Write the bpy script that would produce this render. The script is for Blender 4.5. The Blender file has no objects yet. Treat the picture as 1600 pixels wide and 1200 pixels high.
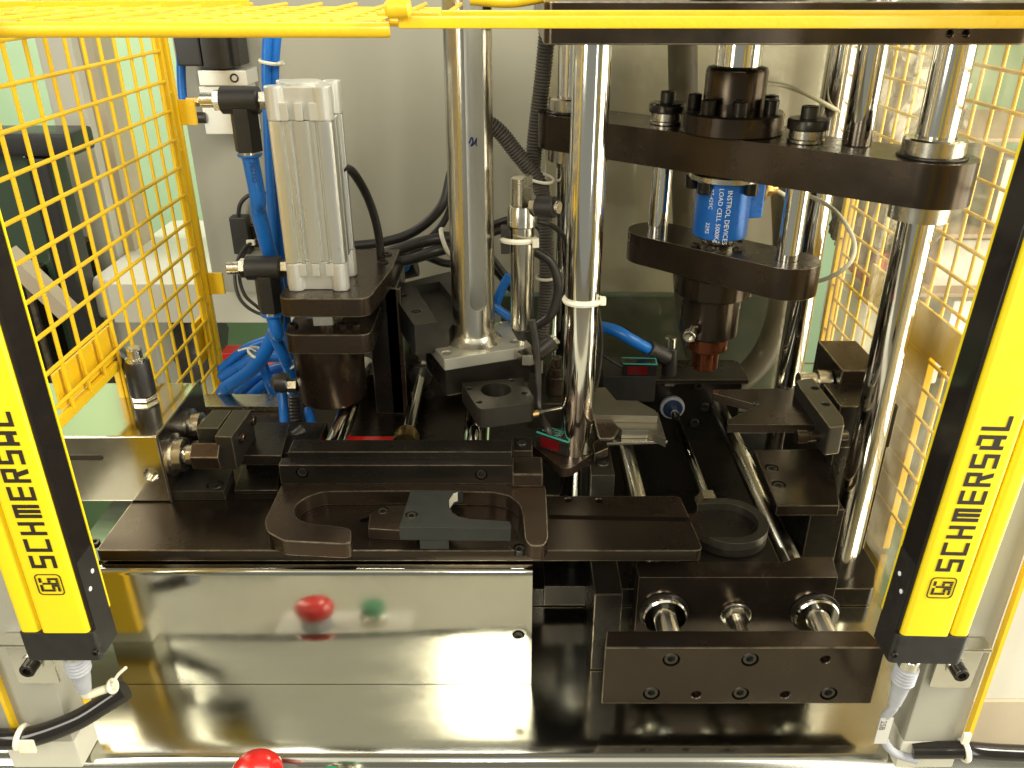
import bpy, bmesh, math, random
from mathutils import Vector, Matrix, geometry
random.seed(7)
SC = bpy.context.scene
COL = SC.collection
rad = math.radians

# ------------------------------------------------------------------ camera
F, CX, CY, PITCH, H = 1294.0, 800.0, 600.0, rad(26.5), 0.76
cam_d = bpy.data.cameras.new('camera'); cam = bpy.data.objects.new('camera', cam_d); COL.objects.link(cam)
cam_d.sensor_width = 36.0; cam_d.lens = F / 1600.0 * 36.0
cam_d.clip_start = 0.02; cam_d.clip_end = 60
cam.location = (0, 0, H); cam.rotation_euler = (math.pi / 2 - PITCH, 0, 0)
SC.camera = cam

# ------------------------------------------------------------------ light
w = bpy.data.worlds.new('World'); SC.world = w; w.use_nodes = True
bg = w.node_tree.nodes['Background']
bg.inputs[0].default_value = (0.92, 0.90, 0.76, 1); bg.inputs[1].default_value = 0.25

def area(name, loc, target, sx, sy, power, col):
    d = bpy.data.lights.new(name, 'AREA'); d.shape = 'RECTANGLE'; d.size = sx; d.size_y = sy
    d.energy = power; d.color = col
    o = bpy.data.objects.new(name, d); COL.objects.link(o); o.location = loc
    o.rotation_euler = (Vector(target) - Vector(loc)).to_track_quat('-Z', 'Y').to_euler()
    return o
area('window_light_right', (2.3, 0.50, 0.45), (0.2, 0.95, 0.45), 1.9, 3.2, 112, (1, 0.97, 0.86))
area('stripe_light_front_right', (1.15, -1.5, 0.9), (0.1, 0.9, 0.4), 0.22, 2.6, 12, (1, 0.97, 0.86))  # added lamp, draws a thin bright stripe on the chrome columns
area('window_light_front_left', (-1.5, -0.7, 1.35), (-0.1, 0.9, 0.3), 0.6, 2.2, 34, (1, 0.96, 0.82))
area('lamp_behind_camera', (-0.085, -0.72, 1.46), (0, 0.8, 0.1), 0.20, 0.42, 8.5, (1, 0.95, 0.82))
area('overhead_fill_light', (0.0, -1.3, 2.6), (0.0, 0.3, 0.2), 3.2, 1.8, 12, (1, 0.96, 0.80))  # added overhead fill for the deck and cover reflections, stands for the ceiling
area('rack_fill_light', (1.9, 0.2, 1.9), (1.3, 1.9, 0.3), 0.8, 0.8, 60, (1, 0.95, 0.80))  # added lamp, only brightens the rack behind the right mesh
area('wall_fill_light', (-2.4, 2.2, 2.2), (-1.2, 4.2, 0.6), 1.4, 1.4, 68, (1, 0.98, 0.88))  # added lamp brightening the far wall, stands for daylight on it
area('ceiling_tube_light', (0.1, 1.9, 2.7), (0, 1.1, 0.2), 2.2, 0.25, 30, (1, 0.97, 0.84))
SC.view_settings.view_transform = 'Standard'; SC.view_settings.look = 'None'
SC.view_settings.gamma = 1; SC.view_settings.exposure = 0.25

# ------------------------------------------------------------------ picture -> place helpers (a pixel plus a real distance or height)
SN, CS = math.sin(PITCH), math.cos(PITCH)
def ray(x, y):
    a, b = (x - CX) / F, (CY - y) / F
    return Vector((a, CS + SN * b, -SN + CS * b))
def PY(x, y, Y):
    d = ray(x, y); return Vector((0, 0, H)) + d * (Y / d.y)
def PZ(x, y, z):
    d = ray(x, y); return Vector((0, 0, H)) + d * ((z - H) / d.z)
def Xa(x, y, Y): return PY(x, y, Y).x
def Za(y, Y): return PY(CX, y, Y).z
def Rp(wpx, y, Y): return wpx * (Y / ray(CX, y).y) / F / 2

# ------------------------------------------------------------------ materials
MATS = {}
def mat(name, col, rough=0.5, metal=0.0, col2=None, nscale=40, nmix=0.5, rvar=0.0, bump=0.0, bscale=200, spec=0.5,
        stretch=(1, 1, 1), trans=0.0, emit=0.0, coat=0.0, detail=6.0):
    m = bpy.data.materials.new(name); m.use_nodes = True; nt = m.node_tree; N = nt.nodes; L = nt.links
    b = N['Principled BSDF']
    b.inputs['Base Color'].default_value = (*col, 1); b.inputs['Roughness'].default_value = rough
    b.inputs['Metallic'].default_value = metal; b.inputs['Specular IOR Level'].default_value = spec
    if coat: b.inputs['Coat Weight'].default_value = coat; b.inputs['Coat Roughness'].default_value = 0.08
    if trans: b.inputs['Transmission Weight'].default_value = trans
    if emit:
        b.inputs['Emission Color'].default_value = (*col, 1); b.inputs['Emission Strength'].default_value = emit
    if col2 or rvar or bump:
        tc = N.new('ShaderNodeTexCoord'); mp = N.new('ShaderNodeMapping'); L.new(tc.outputs['Object'], mp.inputs[0])
        mp.inputs['Scale'].default_value = stretch
        n = N.new('ShaderNodeTexNoise'); n.inputs['Scale'].default_value = nscale; n.inputs['Detail'].default_value = detail
        n.inputs['Roughness'].default_value = 0.62
        L.new(mp.outputs[0], n.inputs['Vector'])
        if col2:
            r = N.new('ShaderNodeValToRGB')
            r.color_ramp.elements[0].position = 0.5 - 0.3 * nmix; r.color_ramp.elements[1].position = 0.5 + 0.3 * nmix
            r.color_ramp.elements[0].color = (*col, 1); r.color_ramp.elements[1].color = (*col2, 1)
            L.new(n.outputs[0], r.inputs[0]); L.new(r.outputs[0], b.inputs['Base Color'])
        if rvar:
            mr = N.new('ShaderNodeMapRange'); mr.inputs[1].default_value = 0.3; mr.inputs[2].default_value = 0.7
            mr.inputs[3].default_value = max(0.01, rough - rvar); mr.inputs[4].default_value = rough + rvar
            L.new(n.outputs[0], mr.inputs[0]); L.new(mr.outputs[0], b.inputs['Roughness'])
        if bump:
            n2 = N.new('ShaderNodeTexNoise'); n2.inputs['Scale'].default_value = bscale; n2.inputs['Detail'].default_value = 5
            L.new(mp.outputs[0], n2.inputs['Vector'])
            bp = N.new('ShaderNodeBump'); bp.inputs['Strength'].default_value = bump; bp.inputs['Distance'].default_value = 0.001
            L.new(n2.outputs[0], bp.inputs['Height']); L.new(bp.outputs[0], b.inputs['Normal'])
    MATS[name] = m
    return m
mat('oxide', (0.042, 0.034, 0.026), 0.24, 0.85, (0.080, 0.058, 0.040), 9, 1.2, 0.11, 0.025, 500, detail=9)
mat('oxide_matte', (0.046, 0.043, 0.036), 0.38, 0.75, (0.068, 0.062, 0.048), 30, 1.3, 0.06, 0.04, 500)
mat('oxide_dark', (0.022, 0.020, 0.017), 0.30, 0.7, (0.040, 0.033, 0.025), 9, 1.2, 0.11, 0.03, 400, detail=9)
mat('worn_lit_edge', (0.34, 0.285, 0.205), 0.32, 0.9, (0.07, 0.055, 0.042), 60, 0.8, 0.05)  # bare wear on edges, with the lit edge lines put into the colour
mat('oxide_brown', (0.054, 0.039, 0.028), 0.27, 0.82, (0.095, 0.065, 0.043), 10, 1.2, 0.12, 0.03, 400, detail=9)
mat('base_steel', (0.030, 0.024, 0.019), 0.28, 0.82, (0.056, 0.040, 0.026), 7, 1.1, 0.13, 0.03, 400, detail=9)
mat('grey_block', (0.019, 0.020, 0.017), 0.48, 0.2, (0.027, 0.028, 0.024), 60, 0.8, 0.08, 0.08, 600)
mat('chrome', (0.80, 0.79, 0.735), 0.095, 1.0, None, 60, 0.5, 0.035, 0.02, 900, stretch=(1, 1, 0.05))
mat('dull_chrome', (0.56, 0.53, 0.45), 0.20, 1.0, (0.68, 0.65, 0.56), 30, 0.7, 0.07, 0.05, 500, stretch=(1, 1, 0.12))
mat('machined', (0.50, 0.47, 0.39), 0.25, 1.0, (0.58, 0.545, 0.455), 40, 1.3, 0.05, 0.012, 900)
mat('ground_steel', (0.54, 0.52, 0.43), 0.40, 0.75, (0.60, 0.575, 0.475), 35, 1.3, 0.06, 0.015, 900)
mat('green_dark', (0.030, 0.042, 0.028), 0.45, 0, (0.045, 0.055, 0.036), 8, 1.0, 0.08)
mat('jaw_steel', (0.22, 0.205, 0.16), 0.34, 0.9, (0.30, 0.275, 0.215), 18, 1.2, 0.07, 0.02, 700)
mat('navy', (0.012, 0.028, 0.075), 0.4)
mat('bright_steel', (0.62, 0.60, 0.52), 0.22, 1.0, (0.72, 0.70, 0.62), 80, 0.7, 0.06, 0.03, 600)
mat('deck', (0.54, 0.53, 0.46), 0.16, 1.0, (0.46, 0.45, 0.38), 11, 1.0, 0.08, 0.05, 60, detail=9, stretch=(0.25, 1, 1))
mat('tray', (0.56, 0.55, 0.475), 0.115, 1.0, (0.47, 0.455, 0.38), 9, 1.0, 0.075, 0.035, 45, detail=9, stretch=(1, 1, 1))
mat('tray_lip', (0.62, 0.60, 0.50), 0.28, 1.0, (0.68, 0.65, 0.56), 20, 0.7, 0.06, 0.05, 200)
mat('sheet', (0.58, 0.54, 0.43), 0.13, 1.0, (0.66, 0.62, 0.50), 12, 0.8, 0.06, 0.05, 90)
mat('aluminium', (0.80, 0.795, 0.725), 0.30, 0.85, (0.85, 0.84, 0.78), 50, 0.7, 0.05, 0.03, 800, stretch=(1, 1, 0.1))
mat('aluminium_cast', (0.74, 0.735, 0.665), 0.42, 0.6, (0.72, 0.71, 0.65), 120, 0.7, 0.05, 0.08, 900)
mat('yellow', (0.82, 0.54, 0.012), 0.38, 0, (0.77, 0.47, 0.008), 22, 0.9, 0.08, 0.35, 260, coat=0.2)
mat('yellow_bright', (0.86, 0.67, 0.012), 0.36, 0, (0.84, 0.63, 0.012), 60, 0.8, 0.05, 0.04, 900)
mat('black_plastic', (0.013, 0.012, 0.011), 0.42, 0, (0.020, 0.018, 0.016), 120, 0.8, 0.06, 0.15, 900)
mat('black_gloss', (0.012, 0.010, 0.009), 0.12, 0, (0.016, 0.013, 0.011), 40, 0.8, 0.04)
mat('rubber', (0.018, 0.016, 0.014), 0.36, 0, (0.032, 0.027, 0.022), 70, 0.8, 0.08, 0.1, 500)
mat('hose', (0.050, 0.044, 0.036), 0.5, 0, (0.085, 0.072, 0.056), 40, 0.8, 0.08, 0.15, 300)
mat('blue_tube', (0.012, 0.165, 0.58), 0.30, 0, (0.010, 0.13, 0.50), 30, 0.8, 0.05)
mat('blue_anodised', (0.010, 0.115, 0.46), 0.30, 0.25, (0.012, 0.14, 0.52), 60, 0.8, 0.06, 0.04, 600)
mat('nylon', (0.80, 0.77, 0.62), 0.42, 0, (0.72, 0.68, 0.54), 80, 0.7, 0.05)
mat('ivory_cable', (0.62, 0.60, 0.44), 0.42, 0, (0.56, 0.53, 0.39), 50, 0.7)
mat('grey_plastic', (0.36, 0.37, 0.40), 0.5, 0, (0.42, 0.43, 0.46), 90, 0.7, 0.05, 0.1, 600)
mat('brass', (0.55, 0.36, 0.12), 0.3, 1.0, (0.62, 0.42, 0.17), 60, 0.7, 0.08)
mat('copper', (0.27, 0.09, 0.04), 0.30, 0.95, (0.19, 0.06, 0.028), 45, 0.8, 0.1, 0.08, 500)
mat('cream', (0.37, 0.355, 0.285), 0.42, 0, (0.33, 0.315, 0.25), 5, 0.9, 0.06, 0.10, 350)
mat('cream_light', (0.62, 0.60, 0.50), 0.45, 0, (0.56, 0.53, 0.43), 6, 0.9, 0.06, 0.08, 300)
mat('beige', (0.50, 0.42, 0.30), 0.55, 0, (0.44, 0.36, 0.25), 12, 0.8)
mat('green_wall', (0.47, 0.66, 0.40), 0.7, 0, (0.41, 0.58, 0.34), 3, 0.9, 0.05, 0.1, 60)
mat('green_low', (0.085, 0.16, 0.065), 0.7, 0, (0.065, 0.12, 0.05), 4, 0.9)
mat('green_glass', (0.045, 0.075, 0.045), 0.12, 0, (0.06, 0.09, 0.055), 3, 0.8)
mat('red_plastic', (0.58, 0.012, 0.010), 0.22, 0, (0.50, 0.012, 0.010), 40, 0.8, coat=0.4)
mat('orange_plastic', (0.62, 0.09, 0.02), 0.4)
mat('green_plastic', (0.012, 0.22, 0.10), 0.22, 0, (0.012, 0.19, 0.085), 40, 0.8, coat=0.4)
mat('red_window', (0.085, 0.004, 0.005), 0.12, 0)
mat('teal', (0.03, 0.26, 0.19), 0.35, 0)
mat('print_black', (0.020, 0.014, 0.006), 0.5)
mat('print_white', (0.78, 0.80, 0.80), 0.5)
mat('print_teal', (0.25, 0.62, 0.52), 0.5)
mat('ink_blue', (0.02, 0.03, 0.22), 0.5)
mat('card', (0.60, 0.58, 0.53), 0.6, 0, (0.52, 0.50, 0.45), 9, 0.8, 0.05, 0.1, 100)
mat('board', (0.22, 0.15, 0.09), 0.5, 0, (0.30, 0.21, 0.13), 14, 0.8, stretch=(0.1, 1, 1))
mat('bag', (0.10, 0.085, 0.065), 0.20, 0.3, (0.30, 0.26, 0.2), 25, 0.5, 0.08, 1.0, 40)
mat('floor', (0.19, 0.17, 0.13), 0.5, 0, (0.25, 0.22, 0.17), 6, 0.8)
def acrylic():
    m = bpy.data.materials.new('acrylic'); m.use_nodes = True; nt = m.node_tree; N = nt.nodes; L = nt.links
    out = N['Material Output']; N.remove(N['Principled BSDF'])
    t = N.new('ShaderNodeBsdfTransparent'); t.inputs[0].default_value = (0.95, 0.93, 0.86, 1)
    g = N.new('ShaderNodeBsdfGlossy'); g.inputs['Roughness'].default_value = 0.06; g.inputs[0].default_value = (0.9, 0.88, 0.8, 1)
    lw = N.new('ShaderNodeLayerWeight'); lw.inputs[0].default_value = 0.5
    pw = N.new('ShaderNodeMath'); pw.operation = 'POWER'; pw.inputs[1].default_value = 4.0; L.new(lw.outputs['Facing'], pw.inputs[0])
    fr = N.new('ShaderNodeMath'); fr.operation = 'MULTIPLY_ADD'; fr.inputs[1].default_value = 0.6; fr.inputs[2].default_value = 0.035; L.new(pw.outputs[0], fr.inputs[0])
    n = N.new('ShaderNodeTexNoise'); n.inputs['Scale'].default_value = 14
    d = N.new('ShaderNodeBsdfTranslucent'); d.inputs[0].default_value = (0.75, 0.70, 0.55, 1)
    mr = N.new('ShaderNodeMapRange'); mr.inputs[1].default_value = 0.45; mr.inputs[2].default_value = 0.8
    mr.inputs[3].default_value = 0.035; mr.inputs[4].default_value = 0.15
    L.new(n.outputs[0], mr.inputs[0])
    mx = N.new('ShaderNodeMixShader'); mx2 = N.new('ShaderNodeMixShader')
    L.new(fr.outputs[0], mx.inputs[0]); L.new(t.outputs[0], mx.inputs[1]); L.new(g.outputs[0], mx.inputs[2])
    L.new(mr.outputs[0], mx2.inputs[0]); L.new(mx.outputs[0], mx2.inputs[1]); L.new(d.outputs[0], mx2.inputs[2])
    L.new(mx2.outputs[0], out.inputs[0]); MATS['acrylic'] = m
acrylic()
mat('acrylic_edge', (0.55, 0.50, 0.38), 0.3, 0, (0.62, 0.57, 0.44), 30, 0.8)

# ------------------------------------------------------------------ mesh builder
WL = {}          # world location of each object's origin
def frame_from(axis):
    a = Vector(axis).normalized()
    u = a.orthogonal().normalized() if abs(a.z) < 0.99 else Vector((1, 0, 0))
    if abs(a.z) < 0.99:
        u = Vector((0, 0, 1)).cross(a).normalized()
    v = a.cross(u).normalized()
    return u, v, a
def crom(pts, n=8):
    P = [Vector(p) for p in pts]
    if len(P) < 3:
        return [P[0].lerp(P[1], i / n) for i in range(n + 1)]
    P = [P[0] * 2 - P[1]] + P + [P[-1] * 2 - P[-2]]
    out = []
    for i in range(1, len(P) - 2):
        for k in range(n):
            t = k / n
            a, b, c, d = P[i - 1], P[i], P[i + 1], P[i + 2]
            out.append(0.5 * ((2 * b) + (c - a) * t + (2 * a - 5 * b + 4 * c - d) * t * t + (3 * b - a - 3 * c + d) * t ** 3))
    out.append(P[-2].copy())
    return out
class MB:
    def __init__(s): s.v = []; s.f = []
    def add(s, vs, fs):
        o = len(s.v); s.v += [Vector(v) for v in vs]; s.f += [tuple(i + o for i in f) for f in fs]; return s
    def box(s, a, b, M=None):
        x0, y0, z0 = a; x1, y1, z1 = b
        vs = [Vector(p) for p in ((x0, y0, z0), (x1, y0, z0), (x1, y1, z0), (x0, y1, z0), (x0, y0, z1), (x1, y0, z1), (x1, y1, z1), (x0, y1, z1))]
        if M: vs = [M @ p for p in vs]
        return s.add(vs, [(3, 2, 1, 0), (4, 5, 6, 7), (0, 1, 5, 4), (1, 2, 6, 5), (2, 3, 7, 6), (3, 0, 4, 7)])
    def lathe(s, prof, org, axis=(0, 0, 1), n=32, cap=True):
        u, v, a = frame_from(axis); org = Vector(org); vs = []; fs = []
        for (r, h) in prof:
            for k in range(n):
                t = 2 * math.pi * k / n
                vs.append(org + a * h + (u * math.cos(t) + v * math.sin(t)) * r)
        for i in range(len(prof) - 1):
            for k in range(n):
                k2 = (k + 1) % n
                fs.append((i * n + k, i * n + k2, (i + 1) * n + k2, (i + 1) * n + k))
        if cap:
            fs.append(tuple(reversed(range(n)))); m = (len(prof) - 1) * n
            fs.append(tuple(range(m, m + n)))
        return s.add(vs, fs)
    def cyl(s, p0, p1, r, n=28, ch=None, r2=None):
        p0, p1 = Vector(p0), Vector(p1); h = (p1 - p0).length; c = ch if ch is not None else min(r * 0.08, 0.0012)
        r2 = r if r2 is None else r2
        return s.lathe([(r - c, 0), (r, c), (r2, h - c), (r2 - c, h)], p0, p1 - p0, n)
    def prism(s, pts, z0, z1, holes=(), M=None):
        def area2(q): return sum(q[i][0] * q[(i + 1) % len(q)][1] - q[(i + 1) % len(q)][0] * q[i][1] for i in range(len(q)))
        loops = [list(pts) if area2(pts) > 0 else list(reversed(pts))]
        loops += [list(h) if area2(h) < 0 else list(reversed(h)) for h in holes]
        flat = [p for lp in loops for p in lp]; n = len(flat)
        if len(loops) == 1: tris = [tuple(range(n))]
        else:
            tris = geometry.tessellate_polygon([[Vector((p[0], p[1], 0)) for p in lp] for lp in loops]); t2 = []
            for t in tris:
                a, b, c = (flat[i] for i in t)
                ar = (b[0] - a[0]) * (c[1] - a[1]) - (c[0] - a[0]) * (b[1] - a[1])
                t2.append(tuple(t) if ar > 0 else tuple(reversed(t)))
            tris = t2
        vs = [Vector((p[0], p[1], z0)) for p in flat] + [Vector((p[0], p[1], z1)) for p in flat]
        if M: vs = [M @ p for p in vs]
        fs = [tuple(reversed(t)) for t in tris] + [tuple(i + n for i in t) for t in tris]
        o = 0
        for lp in loops:
            m = len(lp)
            for k in range(m):
                a, b = o + k, o + (k + 1) % m
                fs.append((a, b, b + n, a + n))
            o += m
        return s.add(vs, fs)
    def tube(s, pts, r, n=12, sub=8, rf=None, smooth=True):
        P = crom(pts, sub) if smooth else [Vector(p) for p in pts]
        vs = []; fs = []; T = []
        for i in range(len(P)):
            T.append((P[min(i + 1, len(P) - 1)] - P[max(i - 1, 0)]).normalized())
        u = T[0].orthogonal().normalized()
        for i, p in enumerate(P):
            if i:
                q = T[i - 1].rotation_difference(T[i]); u = (q @ u); u = (u - T[i] * u.dot(T[i])).normalized()
            v = T[i].cross(u); rr = rf(i) if rf else r
            for k in range(n):
                t = 2 * math.pi * k / n
                vs.append(p + (u * math.cos(t) + v * math.sin(t)) * rr)
        for i in range(len(P) - 1):
            for k in range(n):
                k2 = (k + 1) % n
                fs.append((i * n + k, i * n + k2, (i + 1) * n + k2, (i + 1) * n + k))
        fs.append(tuple(reversed(range(n)))); m = (len(P) - 1) * n; fs.append(tuple(range(m, m + n)))
        return s.add(vs, fs)
    def torus(s, c, axis, R, r, n=32, k=8, sq=1.0):
        u, v, a = frame_from(axis); c = Vector(c); vs = []; fs = []
        for i in range(n):
            t = 2 * math.pi * i / n; d = u * math.cos(t) + v * math.sin(t)
            for j in range(k):
                q = 2 * math.pi * j / k
                vs.append(c + d * (R + r * math.cos(q)) + a * (r * sq * math.sin(q)))
        for i in range(n):
            for j in range(k):
                i2, j2 = (i + 1) % n, (j + 1) % k
                fs.append((i * k + j, i2 * k + j, i2 * k + j2, i * k + j2))
        return s.add(vs, fs)
    def build(s, name, m, parent=None, bevel=0.0, seg=2, kind=None):
        if parent is not None: org = WL[parent.name]
        else:
            xs = [v.x for v in s.v]; ys = [v.y for v in s.v]; zs = [v.z for v in s.v]
            org = Vector(((min(xs) + max(xs)) / 2, (min(ys) + max(ys)) / 2, min(zs)))
        bm = bmesh.new(); bv = [bm.verts.new(v - org) for v in s.v]
        for f in s.f:
            try: bm.faces.new([bv[i] for i in f])
            except ValueError: pass
        worn = bevel and m.startswith(('oxide', 'base_steel')) and True  # dark steel bevels get the paler wear and lit-line colour
        if bevel:
            bm.normal_update()
            ed = [e for e in bm.edges if len(e.link_faces) == 2 and e.calc_face_angle(0) > rad(32)]
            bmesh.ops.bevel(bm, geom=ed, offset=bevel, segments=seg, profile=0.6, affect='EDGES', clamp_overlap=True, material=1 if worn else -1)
        me = bpy.data.meshes.new(name); bm.to_mesh(me); bm.free()
        me.materials.append(MATS[m])
        if worn: me.materials.append(MATS['worn_lit_edge'])
        me.polygons.foreach_set('use_smooth', [True] * len(me.polygons)); me.set_sharp_from_angle(angle=rad(38))
        o = bpy.data.objects.new(name, me); COL.objects.link(o)
        if parent is not None: o.parent = parent; o.location = (0, 0, 0)
        else: o.location = org
        WL[o.name] = org.copy()
        if bevel:
            wn = o.modifiers.new('wn', 'WEIGHTED_NORMAL'); wn.keep_sharp = True
        if kind: o['kind'] = kind
        return o
def tag(o, label, cat, group=None):
    o['label'] = label; o['category'] = cat
    if group: o['group'] = group
    return o
def thing(name, label, cat, loc, group=None):
    o = bpy.data.objects.new(name, None); COL.objects.link(o); o.location = loc; o.empty_display_size = 0.02
    WL[o.name] = Vector(loc); return tag(o, label, cat, group)
def structure(o): o['kind'] = 'structure'; return o
def cut(o, mb):
    """cut a shape out of a mesh object for good (the cutter does not stay in the scene)"""
    c = mb.build('cutter', 'oxide'); md = o.modifiers.new('b', 'BOOLEAN'); md.object = c; md.operation = 'DIFFERENCE'; md.solver = 'EXACT'
    nm = len(o.data.materials)
    keep = [x for x in o.modifiers if x.type == 'WEIGHTED_NORMAL']
    for x in keep: x.show_viewport = False
    dg = bpy.context.evaluated_depsgraph_get(); dg.update()
    me = bpy.data.meshes.new_from_object(o.evaluated_get(dg))
    o.modifiers.remove(md); old = o.data; o.data = me; me.name = o.name
    while len(me.materials) > nm: me.materials.pop()
    me.polygons.foreach_set('use_smooth', [True] * len(me.polygons)); me.set_sharp_from_angle(angle=rad(38))
    for x in keep: x.show_viewport = True
    bpy.data.objects.remove(c)
# socket head screw, one shared mesh per look: unit radius, axis +Z
def hexpts(r, ph=0): return [(r * math.cos(math.pi / 3 * k + ph), r * math.sin(math.pi / 3 * k + ph)) for k in range(6)]
SCREW = {}
def screw_mesh(m, hh):
    key = (m, hh)
    if key in SCREW: return SCREW[key]
    b = bmesh.new(); n = 24
    rings = [(1.0, 0), (1.0, hh - 0.12), (0.9, hh), (0.62, hh)]
    V = [[b.verts.new((r * math.cos(2 * math.pi * k / n), r * math.sin(2 * math.pi * k / n), z)) for k in range(n)] for r, z in rings]
    hx = []
    for k in range(n):
        t = 2 * math.pi * k / n; a = (t + math.pi / 6) % (math.pi / 3) - math.pi / 6
        rr = 0.50 / math.cos(a) * math.cos(math.pi / 6) / math.cos(math.pi / 6)
        hx.append((rr * math.cos(t), rr * math.sin(t)))
    V.append([b.verts.new((x, y, hh - 0.03)) for x, y in hx]); V.append([b.verts.new((x * 0.97, y * 0.97, hh - 0.55)) for x, y in hx])
    for i in range(len(V) - 1):
        for k in range(n):
            b.faces.new((V[i][k], V[i][(k + 1) % n], V[i + 1][(k + 1) % n], V[i + 1][k]))
    b.faces.new(V[-1]); b.faces.new(list(reversed(V[0])))
    me = bpy.data.meshes.new('socket_screw'); b.to_mesh(me); b.free(); me.materials.append(MATS[m])
    me.polygons.foreach_set('use_smooth', [True] * len(me.polygons)); me.set_sharp_from_angle(angle=rad(35))
    SCREW[key] = me
    return me
def place(name, me, parent, pos, axis, r):
    o = bpy.data.objects.new(name, me); COL.objects.link(o); o.parent = parent
    o.location = Vector(pos) - WL[parent.name]; o.scale = (r, r, r)
    o.rotation_euler = Vector(axis).to_track_quat('Z', 'Y').to_euler()
    return o
def screw(parent, pos, axis=(0, 0, 1), r=0.0065, m='oxide_matte', hh=1.3, name='socket_screw'):
    return place(name, screw_mesh(m, hh), parent, pos, axis, r)
def csk(parent, pos, axis=(0, 0, 1), r=0.0065, m='oxide_matte'):
    """screw sunk in a counterbore: a dark recess cut in the parent, the head down inside it"""
    a = Vector(axis).normalized(); p = Vector(pos)
    cut(parent, MB().lathe([(r * 1.22, -r * 1.1), (r * 1.22, 0), (r * 1.45, r * 0.22), (r * 1.45, r * 1.0)], p, a, 24))
    screw(parent, p - a * r * 1.08, a, r, m, 0.95)
def hole(parent, pos, axis=(0, 0, 1), r=0.005, depth=0.008):
    a = Vector(axis).normalized()
    cut(parent, MB().lathe([(r, -depth), (r, -r * 0.2), (r * 1.25, r * 0.05), (r * 1.25, depth)], pos, a, 24))
def circ(cx, cy, r, n=32): return [(cx + r * math.cos(2 * math.pi * k / n), cy + r * math.sin(2 * math.pi * k / n)) for k in range(n)]
def rrect(x0, y0, x1, y1, r, n=6):
    o = []
    for cx, cy, a in ((x1 - r, y1 - r, 0), (x0 + r, y1 - r, 90), (x0 + r, y0 + r, 180), (x1 - r, y0 + r, 270)):
        for k in range(n + 1):
            t = rad(a + 90 * k / n); o.append((cx + r * math.cos(t), cy + r * math.sin(t)))
    return o
def rounded(pts, r, n=5):
    """round the corners of a polygon; r a number or one per corner"""
    out = []; N = len(pts)
    for i in range(N):
        p0, p1, p2 = Vector(pts[i - 1][:2]), Vector(pts[i][:2]), Vector(pts[(i + 1) % N][:2])
        rr = r[i] if isinstance(r, (list, tuple)) else r
        d0, d1 = (p0 - p1), (p2 - p1); rr2 = min(rr, d0.length * 0.48, d1.length * 0.48)
        if rr2 < 1e-5: out.append(tuple(p1)); continue
        a, b = p1 + d0.normalized() * rr2, p1 + d1.normalized() * rr2
        for k in range(n + 1):
            t = k / n; out.append(tuple(a * (1 - t) ** 2 + p1 * 2 * t * (1 - t) + b * t * t))
    return out
def stadium(p, q, r, n=14):
    p, q = Vector(p), Vector(q); d = (q - p).normalized(); nrm = Vector((-d.y, d.x)); a0 = math.atan2(nrm.y, nrm.x); o = []
    for k in range(n + 1): t = a0 + math.pi * k / n; o.append((p.x + r * math.cos(t), p.y + r * math.sin(t)))
    for k in range(n + 1): t = a0 + math.pi + math.pi * k / n; o.append((q.x + r * math.cos(t), q.y + r * math.sin(t)))
    return o
def pxz(pts, z): return [tuple(PZ(x, y, z)[:2]) for x, y in pts]
def fbox(x0, y0, x1, y1, Y, depth):
    ym = (y0 + y1) / 2
    return (Xa(x0, ym, Y), Y, Za(y1, Y)), (Xa(x1, ym, Y), Y + depth, Za(y0, Y))
def tie(parent, c, axis, R, wd=0.004):
    t = MB().torus(c, axis, R, wd * 0.45, 28, 6, 1.3).build('strap', 'nylon', parent); return t

# ================================================================== SETTING
structure(MB().box((-6, 4.2, -1.2), (6, 4.3, 3.2)).build('far_wall', 'green_wall'))
structure(MB().box((-6, -2, -1.25), (6, 4.2, -1.2)).build('floor', 'floor'))
# polished table deck with a rounded front lip
deck = MB()
prof = [(1.62, -0.004), (0.640, -0.004)] + [(0.632 + 0.010 * math.cos(rad(a)) - 0.002, -0.012 + 0.010 * math.sin(rad(a)) - 0.0025) for a in (90, 115, 140, 165, 180)] + [(0.620, -0.040), (0.616, -0.040)]
prof += [(0.616, -0.0145)] + [(0.628 + 0.014 * math.cos(rad(a)), -0.0145 + 0.0145 * math.sin(rad(a))) for a in (165, 150, 130, 110, 95)] + [(0.645, 0.0), (1.62, 0.0)]
Mx = Matrix(((0, 0, 1, 0), (1, 0, 0, 0), (0, 1, 0, 0), (0, 0, 0, 1)))
deck.prism(prof, -0.64, 0.67, M=Mx)
structure(deck.build('machine_table', 'deck'))

# ------------------------------------------------------------------ control panel in front of the table, with its buttons
pn = MB().box((-0.70, 0.40, -0.060), (0.70, 0.612, -0.018)).build('control_panel', 'cream', None, 0.002)
tag(pn, 'pale painted control ledge in front of the polished steel deck', 'panel')
lp = MB().prism(rrect(-0.315, 0.54, -0.135, 0.608, 0.006), -0.0178, -0.0155).build('legend_plate', 'card', pn)
es = thing('emergency_stop', 'red mushroom emergency stop button at the bottom edge', 'button', (-0.262, 0.583, -0.0155))
MB().lathe([(0.021, 0), (0.021, 0.020), (0.018, 0.023)], WL[es.name], n=32).build('collar', 'grey_plastic', es)
MB().lathe([(0.017, 0.022), (0.024, 0.026), (0.0265, 0.034), (0.0262, 0.042), (0.022, 0.0485), (0.013, 0.052), (0.003, 0.0528)], WL[es.name], n=40).build('mushroom_cap', 'red_plastic', es)
gb = thing('push_button', 'green push button on the ledge, mirrored in the steel cover', 'button', (-0.186, 0.575, -0.0155))
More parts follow.
